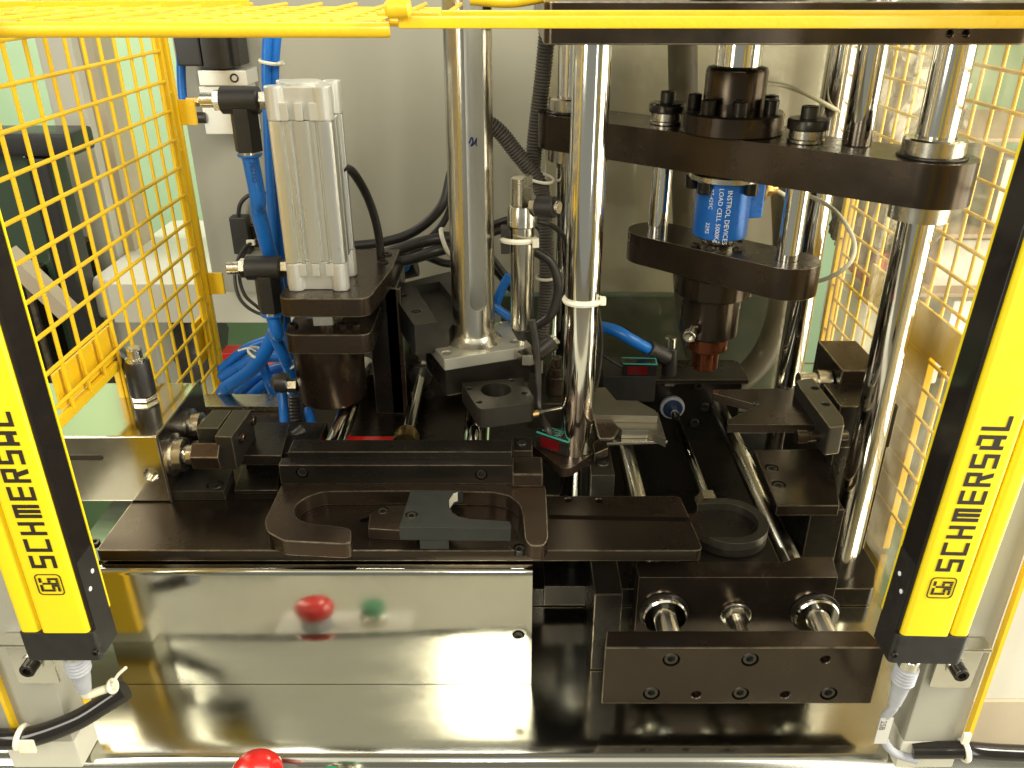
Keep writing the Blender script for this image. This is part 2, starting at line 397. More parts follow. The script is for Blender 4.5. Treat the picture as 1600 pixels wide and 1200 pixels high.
MB().lathe([(0.019, 0), (0.019, 0.019), (0.0165, 0.022)], WL[gb.name], n=32).build('bezel', 'bright_steel', gb)
MB().lathe([(0.0155, 0.019), (0.0155, 0.039), (0.0145, 0.0405), (0.004, 0.041)], WL[gb.name], n=32).build('button_cap', 'green_plastic', gb)

# ------------------------------------------------------------------ bent polished cover below the base plate
cv = MB()
X0, X1, zt = -0.462, Xa(831, 980, 0.723), 0.1695
pr = [(0.723, 0.0006), (0.723, zt - 0.006)] + [(0.729 - 0.006 * math.cos(rad(a)), zt - 0.006 + 0.006 * math.sin(rad(a))) for a in (20, 45, 70, 90)] + [(0.775, zt)]
pr2 = [(y + 0.002, z - 0.0015) for y, z in reversed(pr)]; pr2[-1] = (0.725, 0.0006)
cv.prism(pr + pr2, X0, X1, M=Mx)
cover = cv.build('front_cover', 'tray')
tag(cover, 'bent polished steel cover under the front edge of the dark base plate', 'cover')
hole(cover, PY(810, 992, 0.723), (0, -1, 0), 0.006, 0.006)
screw(cover, PY(810, 992, 0.7245), (0, -1, 0), 0.0052, 'oxide_dark', 0.3)

# ------------------------------------------------------------------ base plate of the left station
bz0, bz1 = 0.172, 0.187
bp_out = rounded([(-0.460, 0.737), (0.212, 0.737), (0.205, 0.8435), (-0.035, 0.8435), (-0.035, 1.107), (-0.455, 1.107)], [0.004, 0.010, 0.008, 0.002, 0.003, 0.004])
base = MB().prism(bp_out, bz0, bz1).build('base_plate', 'base_steel', None, 0.0012)
tag(base, 'large dark brown steel base plate of the left station', 'plate')
# long slot to the right, drilled holes, sunk screws
sl = pxz([(862, 808), (1078, 812)], bz1)
cut(base, MB().prism(stadium(sl[0], sl[1], 0.0045), bz1 - 0.006, bz1 + 0.01))
for px in ((888, 781), (936, 782)): hole(base, PZ(*px, bz1), r=0.0045, depth=0.010)
for px in ((812, 856), (147, 845)): csk(base, PZ(*px, bz1), r=0.006)
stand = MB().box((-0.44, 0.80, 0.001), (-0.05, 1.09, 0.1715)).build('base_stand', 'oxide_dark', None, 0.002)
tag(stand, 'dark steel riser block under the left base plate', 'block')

mp = MB().box((-0.034, 0.90, 0.001), (0.094, 1.30, 0.150)).build('shade_block', 'oxide_dark', None, 0.002)  # added dark block, stands for the shade in this gap
tag(mp, 'added dark block painting the shadow between the left station and the press', 'block')
rs_ = MB().box((-0.02, 1.402, 0.001), (0.52, 1.425, 0.236)).build('dark_backing', 'green_dark', None, 0.002)  # added sheet, its dark colour stands for the shaded machine interior
tag(rs_, 'added dark green sheet for the shaded interior behind the clear back panel', 'plate')
# ------------------------------------------------------------------ press base
pb = MB().prism(rounded([(0.02, 0.858), (0.478, 0.858), (0.498, 0.90), (0.498, 1.27), (0.02, 1.27)], 0.006), 0.001, 0.030).build('press_bed', 'oxide_dark', None, 0.0015)
tag(pb, 'thick dark base plate under the four chrome press columns', 'plate')
for px in ((1277, 848),): screw(pb, PZ(px[0], px[1], 0.030), r=0.009)
COLS = {'a': (0.081, 0.895), 'b': (0.083, 1.205), 'c': (0.4455, 0.895), 'd': (0.448, 1.205)}
lab = {'a': 'front left chrome press column with a white cable tie', 'b': 'rear left chrome press column behind the tied one',
       'c': 'front right chrome press column next to the yellow light curtain', 'd': 'rear right chrome press column before the clear panel'}
for k, (cx, cy) in COLS.items():
    c = thing('press_column', lab[k], 'column', (cx, cy, 0.0302), 'chrome press columns')
    MB().lathe([(0.0195, 0), (0.0200, 0.001), (0.0200, 0.667)], (cx, cy, 0.0302), n=48).build('shaft', 'chrome', c)
    if k == 'a':
        z = Za(478, 0.875); tie(c, (cx, cy, z), (0.06, 0.05, 1), 0.0212, 0.0055)
        MB().box((cx + 0.019, cy - 0.012, z - 0.003), (cx + 0.026, cy - 0.004, z + 0.006)).build('tie_head', 'nylon', c, 0.001)
    if k == 'c':   # ground relief low on the shaft
        pass
# top plate of the press
tp = MB().prism(rounded([(0.030, 0.842), (0.497, 0.842), (0.497, 1.27), (0.030, 1.27)], [0.012, 0.022, 0.02, 0.02]), 0.6975, 0.735).build('top_plate', 'oxide', None, 0.0015)
tag(tp, 'thick dark top plate carried by the press columns', 'plate')
for x in (1484, 1509): hole(tp, PY(x, 53, 0.842), (0, -1, 0), 0.0035, 0.008)
ram_cyl = MB().lathe([(0.062, 0), (0.065, 0.003), (0.065, 0.2)], (0.27, 1.045, 0.7352), n=40).build('ram_cylinder', 'oxide_dark')
tag(ram_cyl, 'dark ram cylinder on the press top plate', 'cylinder')

# ------------------------------------------------------------------ moving platen, laid diagonally between rear left and front right column
B2, C2 = Vector(COLS['b']), Vector(COLS['c'])
pz0, pz1 = 0.538, 0.584
plat = thing('moving_platen', 'long dark moving platen set diagonally between two press columns', 'platen', (0.265, 1.05, pz0))
pl = MB().prism(stadium(B2, C2, 0.047, 18), pz0, pz1, [circ(B2.x, B2.y, 0.0208), circ(C2.x, C2.y, 0.0208)]).build('plate', 'oxide', plat, 0.0016)
for q in (B2, C2):
    for za, zb, dn in ((pz1, pz1 + 0.020, False), (pz0 - 0.020, pz0, True)):
        s = [(0.0206, 0), (0.0206, zb - za), (0.0300, zb - za), (0.0318, zb - za - 0.002), (0.0318, 0)]
        MB().lathe(s, (q.x, q.y, za), n=40, cap=False).build('guide_bushing', 'machined', plat)
    MB().torus((q.x, q.y, pz1 + 0.001), (0, 0, 1), 0.0335, 0.0022).build('snap_ring', 'oxide_dark', plat)
fc = Vector((0.268, 1.048))
fl = MB().lathe([(0.0600, 0), (0.0615, 0.0015), (0.0615, 0.0225), (0.0595, 0.025), (0.03, 0.025)], (fc.x, fc.y, pz1), n=56).build('ram_flange', 'oxide', plat)
hub = MB().lathe([(0.0365, 0.024), (0.0365, 0.070), (0.0345, 0.0745), (0.028, 0.076)], (fc.x, fc.y, pz1), n=48).build('hub', 'oxide', plat)
cut(hub, MB().box((fc.x - 0.1, fc.y - 0.06, pz1 + 0.036), (fc.x + 0.1, fc.y - 0.031, pz1 + 0.072), Matrix.Translation((fc.x, fc.y, 0)) @ Matrix.Rotation(rad(-28), 4, 'Z') @ Matrix.Translation((-fc.x, -fc.y, 0))))
for a in (-140, -95, -40, 10, 60, 150): screw(plat, (fc.x + 0.0485 * math.cos(rad(a)), fc.y + 0.0485 * math.sin(rad(a)), pz1 + 0.0252), r=0.0085, m='oxide_dark', hh=1.9)
MB().lathe([(0.0268, 0.076), (0.0268, 0.113)], (fc.x, fc.y, pz1), n=40).build('ram_rod', 'chrome', plat)
# two pull rods clamped on the platen carry the tool plate
SH = [Vector((0.196, 1.118)), Vector((0.337, 0.976))]
for q, px in ((Vector((0.1985, 1.105)), 0), (Vector((0.3375, 0.977)), 1)):
    MB().lathe([(0.020, 0), (0.021, 0.001), (0.021, 0.004), (0.0195, 0.005), (0.0195, 0.014)], (q.x, q.y, pz1), n=36).build('rod_spacer', 'machined', plat)
    MB().lathe([(0.0215, 0.0142), (0.0230, 0.0155), (0.0230, 0.0245), (0.0215, 0.0265), (0.01, 0.0265)], (q.x, q.y, pz1), n=36).build('rod_washer', 'oxide_dark', plat)
    screw(plat, (q.x, q.y, pz1 + 0.0267), r=0.0098, m='oxide_matte', hh=1.35)
SH = [Vector((0.1985, 1.105)), Vector((0.3375, 0.977))]
# stop rod standing on the platen
er = MB().lathe([(0.0155, 0), (0.016, 0.001), (0.016, 0.20)], (*PZ(1338, 226, pz1 + 0.0005)[:2], pz1 + 0.0005), n=40).build('stop_rod', 'chrome')
tag(er, 'chrome stop rod standing on the platen beside the front right column', 'rod')

# ------------------------------------------------------------------ load cell
lc = Vector((0.268, 1.046)); lz1, lz0 = pz0 - 0.002, 0.455
cell = thing('load_cell', 'blue load cell with white lettering under the moving platen', 'load cell', (lc.x, lc.y, lz0))
MB().lathe([(0.0455, 0), (0.0455, 0.006), (0.044, 0.0072)], (lc.x, lc.y, lz1 - 0.0075), n=48).build('mounting_ring', 'machined', cell)
cb = MB().lathe([(0.0330, 0.0), (0.0345, 0.0012), (0.0345, 0.073)], (lc.x, lc.y, lz0), n=56).build('body', 'blue_anodised', cell)
bx = MB().prism([(0.0, -0.020), (0.047, -0.020), (0.047, 0.020), (0.0, 0.020)], lz0 + 0.024, lz1 - 0.008, M=Matrix.Translation((lc.x, lc.y, 0)) @ Matrix.Rotation(rad(12), 4, 'Z'))
bxo = bx.build('terminal_housing', 'blue_anodised', cell, 0.003)
for a, m in ((-140, 'oxide_dark'), (-52, 'oxide_dark'), (170, 'oxide_dark'), (30, 'oxide_dark')):
    screw(cell, (lc.x + 0.0405 * math.cos(rad(a)), lc.y + 0.0405 * math.sin(rad(a)), lz1 - 0.0076), (0, 0, -1), 0.0085, m, 1.7)
gp = Vector((lc.x + 0.048 * math.cos(rad(12)), lc.y + 0.048 * math.sin(rad(12)), lz1 - 0.026)); gd = Vector((math.cos(rad(12)), math.sin(rad(12)), 0))
MB().cyl(gp, gp + gd * 0.005, 0.016, 28).cyl(gp + gd * 0.004, gp + gd * 0.016, 0.009, 6, 0.0005).cyl(gp + gd * 0.015, gp + gd * 0.024, 0.006).build('cable_gland', 'brass', cell)
MB().lathe([(0.020, 0), (0.022, 0.004), (0.022, 0.012)], (lc.x, lc.y, lz0 - 0.011), n=40).build('load_button', 'bright_steel', cell)
def text_mesh(body, size):
    c = bpy.data.curves.new('t', 'FONT'); c.body = body; c.size = size; c.resolution_u = 2
    o = bpy.data.objects.new('t', c); COL.objects.link(o); dg = bpy.context.evaluated_depsgraph_get(); dg.update()
    me = bpy.data.meshes.new_from_object(o.evaluated_get(dg)); bpy.data.objects.remove(o); bpy.data.curves.remove(c)
    vs = [v.co.copy() for v in me.vertices]; fs = [tuple(p.vertices) for p in me.polygons]; bpy.data.meshes.remove(me)
    return vs, fs
def wrap_text(parent, body, size, cx, cy, r, ang, ztop, m):
    """lettering running down a vertical cylinder, printed on its surface"""
    vs, fs = text_mesh(body, size); mb = MB(); out = []
    for v in vs:
        a = ang + (v.y) / r          # letter tops point to larger angle
        out.append((cx + (r + 0.0003) * math.cos(a), cy + (r + 0.0003) * math.sin(a), ztop - v.x))
    mb.add(out, fs); return mb.build('lettering', m, parent)
for body, sz, a, dz in (('INSTROL DEVICES', 0.0085, -96, 0.006), ('LOAD CELL 5000Kg', 0.0080, -113, 0.004), ('07-429C', 0.0072, -132, 0.006), ('2292', 0.0072, -134, 0.048)):
    wrap_text(cb, body, sz, lc.x, lc.y, 0.0345, rad(a), lz1 - 0.010 - dz, 'print_white')
wc = MB().tube([gp + gd * 0.022, gp + gd * 0.04 + Vector((0, 0, -0.010)), gp + gd * 0.050 + Vector((0, 0.03, -0.02)), PY(1262, 306, 1.13), PY(1305, 330, 1.05), PY(1334, 375, 1.02), PY(1327, 412, 1.0), PY(1290, 436, 1.02), PY(1262, 438, 1.06), PY(1235, 425, 1.10)], 0.0028, 10)
tag(wc.build('load_cell_cable', 'ivory_cable'), 'ivory cable looping from the blue load cell around the rear column', 'cable')
wc2 = MB().tube([PY(1198, 130, 1.2), PY(1230, 135, 1.2), PY(1262, 148, 1.19), PY(1300, 168, 1.185), PY(1340, 190, 1.2)], 0.003, 10)
tag(wc2.build('upper_cable', 'ivory_cable'), 'ivory cable crossing behind the platen near the ram hub', 'cable')

# ------------------------------------------------------------------ tool plate and punch
tz1, tz0 = 0.444, 0.404
tool = thing('tool_plate', 'oblong dark tool plate hung on two chrome rods, carrying the punch', 'plate', (lc.x, lc.y, tz0))
MB().prism(stadium(SH[0], SH[1], 0.040, 18), tz0, tz1, [circ(SH[1].x, SH[1].y, 0.0142)]).build('plate', 'oxide', tool, 0.0016)
for q, r in ((SH[0], 0.0138), (SH[1], 0.0135)):
    MB().lathe([(r, 0), (r, pz0 - tz0 - 0.002)], (q.x, q.y, tz0 + 0.001), n=40).build('guide_rod', 'chrome', tool)
for a in (-160, -118, -60, 20, 75): screw(tool, (lc.x + 0.034 * math.cos(rad(a)), lc.y + 0.034 * math.sin(rad(a)), tz1 - 0.004), r=0.0055, m='oxide_matte', hh=1.1)
hd = thing('punch_holder', 'dark cylindrical punch holder with copper coloured tip', 'punch holder', (lc.x, lc.y, 0.26))
MB().lathe([(0.0495, 0), (0.051, 0.0015), (0.051, 0.0265)], (lc.x, lc.y, 0.3770), n=56).build('clamp_ring', 'oxide', hd)
MB().lathe([(0.0355, 0), (0.0385, 0.003), (0.0385, 0.060)], (lc.x, lc.y, 0.3168), n=56).build('holder_body', 'oxide', hd)
MB().lathe([(0.0265, 0), (0.028, 0.0015), (0.028, 0.022)], (lc.x, lc.y, 0.2950), n=48).build('collar', 'copper', hd)
MB().lathe([(0.006, -0.001), (0.0155, 0.0), (0.0185, 0.003), (0.0185, 0.032)], (lc.x, lc.y, 0.2640), n=40).build('punch_tip', 'copper', hd)
p = PY(1080, 519, 1.012); d = Vector((-0.35, -0.9, -0.12)).normalized()
MB().cyl(p + d * -0.02, p + d * 0.006, 0.005).build('clamp_screw_shank', 'bright_steel', hd)
screw(hd, p + d * 0.004, d, 0.0085, 'bright_steel', 1.2)

# ------------------------------------------------------------------ clear panels round the press
def panel(name, label, a, b, edges):
    t = thing(name, label, 'panel', ((a[0] + b[0]) / 2, (a[1] + b[1]) / 2, a[2]))
    MB().box(a, b).build('sheet', 'acrylic', t)
    for e0, e1 in edges: MB().box(e0, e1).build('edge', 'acrylic_edge', t)
panel('clear_back_panel', 'clear acrylic panel standing behind the press tooling', (0.052, 1.262, 0.10), (0.47, 1.266, 0.80),
      [((0.0495, 1.2615, 0.10), (0.0518, 1.2665, 0.80)), ((0.0518, 1.2612, 0.0965), (0.47, 1.2668, 0.0998))])
panel('clear_side_panel', 'clear acrylic panel between the press and the right mesh guard', (0.506, 0.70, 0.03), (0.511, 1.25, 0.80),
      [((0.5055, 0.688, 0.03), (0.5115, 0.6998, 0.80))])

# ------------------------------------------------------------------ thick black hose behind the back panel
hs = MB().tube([PY(1066, 30, 1.33), PY(1068, 180, 1.33), PY(1072, 330, 1.33), PY(1074, 460, 1.33), PY(1092, 555, 1.33), PY(1140, 598, 1.33), PY(1190, 560, 1.33), PY(1218, 490, 1.33), PY(1228, 400, 1.33), PY(1226, 300, 1.33), PY(1222, 200, 1.36)], 0.022, 18, 8)
tag(hs.build('drain_hose', 'hose'), 'thick dark hose hanging in a loop behind the punch', 'hose')

# ================================================================== RIGHT SLIDE UNIT
rz = 0.10; RX = (0.1746, 0.348)
slide = thing('slide_block', 'dark bearing block with two chrome bushings at the front right', 'slide', (0.254, 0.735, 0.05))
bx0, bx1 = Xa(998, 905, 0.735), Xa(1309, 905, 0.735)
blk = MB().prism(rounded([(bx0, 0.735), (bx1, 0.735), (bx1 + 0.006, 0.771), (bx1 - 0.038, 0.771), (bx1 - 0.050, 0.762), (bx0 + 0.01, 0.762), (bx0, 0.762)], [0.001, 0.001, 0.001, 0.012, 0.008, 0.001, 0.001]), 0.045, 0.151).build('block', 'oxide', slide, 0.0014)
MB().box((0.215, 0.7625, 0.06), (0.31, 0.86, 0.149)).build('neck', 'oxide_dark', slide, 0.0012)
for x in RX:
    MB().lathe([(0.0152, 0), (0.0152, 0.010), (0.0235, 0.010), (0.0252, 0.008), (0.0252, 0)], (x, 0.735, rz), (0, -1, 0), 40, False).build('bushing', 'chrome', slide)
    MB().torus((x, 0.734, rz), (0, -1, 0), 0.0262, 0.0022).build('snap_ring', 'oxide_dark', slide)
bolt = MB().lathe([(0.0165, 0), (0.0175, 0.001), (0.0175, 0.0035), (0.016, 0.0045)], (0.257, 0.7348, rz - 0.002), (0, -1, 0), 32)
bolt.prism(hexpts(0.0135), 0.0045, 0.0125, M=Matrix.Translation((0.257, 0.7348, rz - 0.002)) @ Matrix.Rotation(rad(90), 4, 'X'))
bolt.cyl((0.257, 0.7225, rz - 0.002), (0.257, 0.686, rz - 0.002), 0.0075)
bolt.build('stop_bolt', 'machined', slide)
# round nest on the carriage
nc = PZ(1139, 812, 0.173)
nest = thing('round_nest', 'round dark nest cup on the carriage between the guide rods', 'nest', (nc.x, nc.y, 0.1512))
hs_ = [(nc.x + 0.046 * math.cos(rad(a)), nc.y + 0.046 * math.sin(rad(a))) for a in range(-132, 133, 8)]
hs_ += [(nc.x - 0.0300, nc.y + 0.0335)] + [(nc.x + 0.0345 * math.cos(rad(a)), nc.y + 0.0345 * math.sin(rad(a))) for a in range(90, -91, -8)] + [(nc.x - 0.0300, nc.y - 0.0335)]
MB().prism(hs_, 0.1620, 0.1727).build('horseshoe_rim', 'oxide_matte', nest, 0.0012)
MB().lathe([(0.0445, 0), (0.046, 0.0015), (0.046, 0.0106)], (nc.x, nc.y, 0.1512), n=60).build('floor', 'oxide_dark', nest)
# rods (along the depth)
for i, x in enumerate(RX):
    r = MB().lathe([(0.0125, 0), (0.0132, 0.001), (0.0132, 0.553)], (x, 0.6852, rz), (0, 1, 0), 36)
    o = r.build('guide_rod', 'dull_chrome'); tag(o, ('left' if i == 0 else 'right') + ' chrome guide rod running into depth beside the round nest', 'rod', 'slide guide rods')
pr_ = thing('piston_rod', 'slim piston rod with hexagon end behind the round nest', 'piston rod', (0.271, 0.97, rz))
MB().cyl((0.271, 1.238, rz), (0.271, 0.962, rz), 0.0072, 24).build('rod', 'chrome', pr_)
MB().prism(hexpts(0.0165), 0, 0.020, M=Matrix.Translation((0.271, 0.965, rz)) @ Matrix.Rotation(rad(90), 4, 'X')).build('end_nut', 'machined', pr_, 0.0008)
MB().prism(hexpts(0.014), 0, 0.10, M=Matrix.Translation((0.271, 0.943, rz)) @ Matrix.Rotation(rad(90), 4, 'X')).build('rod_clevis', 'oxide', pr_, 0.0008)
sc_ = thing('slide_cylinder_block', 'dark rear block holding the piston seal and guide rod ends', 'block', (0.26, 1.24, 0.03))
MB().box((0.145, 1.2385, 0.031), (0.385, 1.2580, 0.168)).build('block', 'oxide_dark', sc_, 0.0015)
MB().box((0.148, 1.2100, 0.1682), (0.372, 1.2580, 0.178)).build('ledge', 'oxide', sc_, 0.001)
MB().lathe([(0.0205, 0), (0.0205, 0.006), (0.018, 0.0075)], (0.271, 1.2383, rz), (0, -1, 0), 36).build('seal_ring', 'grey_plastic', sc_)
MB().lathe([(0.0165, 0.0076), (0.0165, 0.009), (0.008, 0.012)], (0.271, 1.2383, rz), (0, -1, 0), 32).build('seal', 'navy', sc_)
for dx, dz in ((0.040, 0.042), (0.055, 0.0), (0.040, -0.03)): screw(sc_, (0.271 + dx, 1.2383, rz + dz), (0, -1, 0), 0.008, 'oxide_matte', 0.6)
# front end plate of the slide
ep = MB().prism([(Xa(945, 1012, 0.659), 0.659), (Xa(1384, 1012, 0.659), 0.659), (Xa(1355, 985, 0.685), 0.6845), (Xa(948, 985, 0.685), 0.6845)], 0.038, 0.12)
epo = ep.build('slide_end_plate', 'oxide', None, 0.0014); tag(epo, 'dark steel end plate with sunk screws at the bottom right', 'plate')
for px in ((1049, 1031), (1018, 1084), (1157, 1084), (1295, 1084), (1172, 1031)): csk(epo, PY(*px, 0.659), (0, -1, 0), 0.0078)
for px in ((1088, 1086), (1227, 1086), (1290, 1031)): hole(epo, PY(*px, 0.659), (0, -1, 0), 0.0052)
# small blocks under the base plate, seen in the dark gap
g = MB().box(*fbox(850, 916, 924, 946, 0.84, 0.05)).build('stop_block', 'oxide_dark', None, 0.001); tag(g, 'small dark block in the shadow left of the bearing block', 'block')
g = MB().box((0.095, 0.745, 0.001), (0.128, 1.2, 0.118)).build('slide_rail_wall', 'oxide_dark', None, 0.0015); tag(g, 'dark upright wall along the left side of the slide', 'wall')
# rod support block
g = thing('rod_support', 'dark block left of the left guide rod with a sunk screw', 'block', (0.12, 0.87, 0.12))
gb_ = MB().box((Xa(924, 740, 0.862), 0.862, 0.119), (Xa(961, 740, 0.862), 0.925, 0.205)).build('block', 'oxide_matte', g, 0.001)
screw(g, (Xa(941, 733, 0.89), 0.888, 0.2045), r=0.0075, hh=0.35)
# ------------------------------------------------------------------ V jaw on the right with its angled bar
jz1, jz0 = 0.270, 0.2585
jaw = thing('v_jaw', 'dark plate with a V notch reaching in from the right', 'jaw', (0.34, 0.92, jz0))
MB().prism(rounded(pxz([(1137, 663), (1136, 656), (1184, 633), (1114, 614), (1114, 609), (1240, 606), (1300, 640), (1296, 664)], jz1), 0.001), jz0, jz1).build('plate', 'oxide', jaw, 0.001)
for px in ((1181, 634), (1228, 610)): screw(jaw, PZ(px[0], px[1], jz1 - 0.003), r=0.004, hh=1.0)
bar = thing('jaw_bar', 'dark angled bar with two holes lying across the V jaw', 'bar', (0.38, 0.93, 0.24))
bb = MB().prism(rounded(pxz([(1243, 594), (1270, 590), (1318, 652), (1320, 665), (1296, 668), (1250, 606)], 0.288), 0.003), 0.250, 0.288).build('body', 'oxide_matte', bar, 0.0015)
for px in ((1273, 606), (1290, 631)): hole(bb, PZ(*px, 0.288), r=0.0048, depth=0.014)
p = PZ(1297, 680, 0.262); MB().cyl(p + Vector((-0.030, -0.004, 0)), p + Vector((0.02, 0, 0)), 0.0065, 20).cyl(p + Vector((-0.042, -0.004, 0)), p + Vector((-0.029, -0.004, 0)), 0.0088, 20).build('stop_screw', 'oxide', bar)
act = thing('jaw_actuator', 'dark actuator block with a steel bushing behind the front right column', 'actuator', (0.44, 1.03, 0.2))
MB().box((0.442, 1.00, 0.215), (0.498, 1.10, 0.282)).build('body', 'oxide', act, 0.002)
q = PY(1309, 616, 1.02); MB().lathe([(0.014, 0), (0.017, 0.002), (0.017, 0.02), (0.013, 0.021), (0.013, 0.045)], (0.4418, 1.03, 0.250), (-1, 0, 0), 32).build('bushing', 'machined', act)
MB().box((0.42, 0.935, 0.20), (0.495, 0.9998, 0.262)).build('foot', 'oxide_dark', act, 0.0015)
MB().box((0.425, 0.94, 0.031), (0.495, 1.12, 0.1995)).build('leg', 'oxide_dark', act, 0.0015)
sp = thing('side_plate', 'dark horizontal plate with two screws beside the front right column', 'plate', (0.37, 0.91, 0.03))
spo = MB().prism(pxz([(1214, 790), (1312, 790), (1300, 701), (1178, 703)], 0.17), 0.155, 0.17).build('top', 'oxide', sp, 0.0012)
MB().box((0.376, 0.86, 0.0305), (0.418, 0.975, 0.1548)).build('leg', 'oxide_dark', sp, 0.0012)
for px in ((1206, 731), (1217, 757)): csk(spo, PZ(*px, 0.17), r=0.0075)
# ------------------------------------------------------------------ polished jaw in the middle
pj = thing('polished_jaw', 'bright milled jaw plate right of the tied column', 'jaw', (0.13, 0.93, 0.25))
jz = 0.272
MB().prism(pxz([(918, 606), (946, 605), (963, 625), (996, 626), (1024, 641), (1028, 650), (918, 648)], jz), jz - 0.010, jz).build('upper_plate', 'jaw_steel', pj, 0.0008)
MB().prism(pxz([(918, 648), (1028, 644), (1041, 686), (1012, 672), (972, 672), (950, 652), (930, 650)], jz - 0.0101), jz - 0.022, jz - 0.0101).build('lower_plate', 'jaw_steel', pj, 0.0008)
MB().prism(pxz([(952, 668), (1012, 670), (1043, 689), (948, 692)], jz - 0.0222), jz - 0.026, jz - 0.0222).build('wedge', 'machined', pj, 0.0006)
MB().prism(rounded(pxz([(926, 655), (950, 652), (968, 674), (958, 690), (935, 690)], jz - 0.011), 0.004), jz - 0.0110, jz - 0.006).build('weld_bead', 'oxide_brown', pj, 0.002)
# ------------------------------------------------------------------ sensor on its clamp arm
arm = thing('sensor_bracket', 'brown steel clamp arm round the tied column', 'arm', (0.06, 0.87, 0.21))
az = 0.222
ao = MB().prism(rounded(pxz([(831, 695), (845, 688), (905, 702), (924, 694), (928, 707), (893, 731), (880, 733)], az), [0.004, 0.003, 0.002, 0.002, 0.001, 0.006, 0.006]), az - 0.012, az).build('arm', 'oxide_brown', arm, 0.001)
MB().prism(pxz([(926, 693), (945, 678), (955, 686), (950, 700), (929, 709)], az), az - 0.012, az).build('clamp_half', 'oxide_brown', arm, 0.001)
def sensor(label, M, L, D, Hh):
    s = thing('photo_sensor', label, 'sensor', M.translation, 'photo sensors')
    MB().box((0, 0, 0), (L, D, Hh), M).build('body', 'black_gloss', s, 0.0008)
    MB().box((L * 0.14, -0.0006, Hh * 0.12), (L * 0.72, 0.0002, Hh * 0.80), M).build('lens_window', 'red_window', s)
    for a, b in (((0, -0.0004, Hh - 0.0012), (L, 0.0012, Hh + 0.0004)), ((0, D - 0.0022, Hh - 0.0012), (L, D + 0.0004, Hh + 0.0005)), ((L - 0.0014, 0.0014, Hh - 0.001), (L + 0.0004, D - 0.0024, Hh + 0.0004))):
        MB().box(a, b, M).build('teal_edge', 'teal', s)  # thin teal bars along the top edges
    return s
p0 = PZ(838, 697, az + 0.0005); p1 = PZ(887, 714, az + 0.0005); dv = (p1 - p0); L = dv.length
Ms = Matrix.Translation(p0) @ Matrix.Rotation(math.atan2(dv.y, dv.x), 4, 'Z')
s1 = sensor('black photo sensor with red window on the brown clamp arm', Ms, L, 0.019, 0.021)
MB().box((L - 0.0004, 0.002, 0.003), (L + 0.0005, 0.017, 0.018), Ms).build('end_face', 'black_plastic', s1)
for k in range(3):
    c = Ms @ Vector((L + 0.0007, 0.0045 + 0.005 * k, 0.0105)); MB().torus(c, Ms.to_3x3() @ Vector((1, 0, 0)), 0.0019, 0.0006, 16, 6).build('dial', 'teal', s1)
def flat_text(parent, body, size, M, m, name='lettering'):
    vs, fs = text_mesh(body, size); return MB().add([M @ v for v in vs], fs).build(name, m, parent)
flat_text(s1, 'CE', 0.0065, Ms @ Matrix.Translation((0.003, 0.006, 0.0214)), 'print_teal')
for k in range(4): flat_text(s1, 'M12 10-30V' if k % 2 else 'IR 24 PNP', 0.0030, Ms @ Matrix.Translation((0.016, 0.0035 + 0.0036 * k, 0.0214)), 'print_teal')
sb = thing('sensor_block', 'black block carrying the rear photo sensor behind the polished jaw', 'block', (0.15, 1.13, 0.19))
bq0 = fbox(942, 588, 1024, 628, 1.135, 0.07); MB().box(*bq0).build('block', 'black_plastic', sb, 0.0015)
z_ = bq0[1][2]
Ms2 = Matrix.Translation((Xa(972, 585, 1.137), 1.137, z_ + 0.0005)) @ Matrix.Rotation(rad(-3), 4, 'Z')
sensor('dim photo sensor with dark red window behind the tied column', Ms2, 0.052, 0.022, 0.020)
MB().tube([PY(974, 574, 1.15), PY(955, 563, 1.16), PY(925, 545, 1.18), PY(900, 540, 1.2)], 0.0032, 10).build('sensor_cable', 'rubber', sb)
# push-in fitting at the rear with its blue tube
ft = thing('elbow_fitting', 'grey elbow fitting with a blue tube behind the rear photo sensor', 'fitting', (0.22, 1.2, 0.2))
c0 = PY(1045, 588, 1.19); c1 = PY(1047, 543, 1.19)
MB().cyl(c0, c1, Rp(24, 560, 1.19)).build('body', 'black_plastic', ft)
MB().cyl(c1, PY(1048, 527, 1.19), 0.009, 20).cyl(c0 - Vector((0, 0, 0.012)), c0, 0.014, 6, 0.0005).build('screw', 'bright_steel', ft)
MB().cyl(PY(1040, 558, 1.185), PY(1012, 545, 1.17), 0.014, 24).build('arm', 'black_plastic', ft)
MB().tube([PY(1012, 545, 1.17), PY(985, 530, 1.16), PY(960, 516, 1.17), PY(925, 508, 1.2)], 0.009, 14).build('air_tube', 'blue_tube', ft)
MB().box((0.165, 1.166, 0.1785), (0.372, 1.235, 0.186)).build('shelf', 'oxide_dark', ft, 0.0008)

# ================================================================== LEFT STATION
# ------------------------------------------------------------------ gauge bracket (C arms) on the base plate
cz = bz1 + 0.020
gauge = thing('gauge_bracket', 'brown steel bracket with a hooked arm left and a straight arm right', 'bracket', (-0.13, 0.78, bz1))
out = pxz([(440, 757), (424, 790), (413, 813), (418, 832), (440, 845), (545, 849)], cz)
hook = pxz([(440, 756), (413, 814), (417, 831), (443, 845), (540, 850), (549, 846), (549, 826), (520, 821), (483, 818), (466, 811), (459, 800), (463, 788), (478, 777), (504, 768), (640, 767), (770, 769), (795, 774), (812, 788), (817, 805), (820, 842), (828, 853), (849, 853), (857, 842), (853, 763), (849, 756)], cz)
MB().prism(rounded(hook, 0.006, 4), bz1 + 0.0003, cz).build('bracket', 'oxide_brown', gauge, 0.0014)
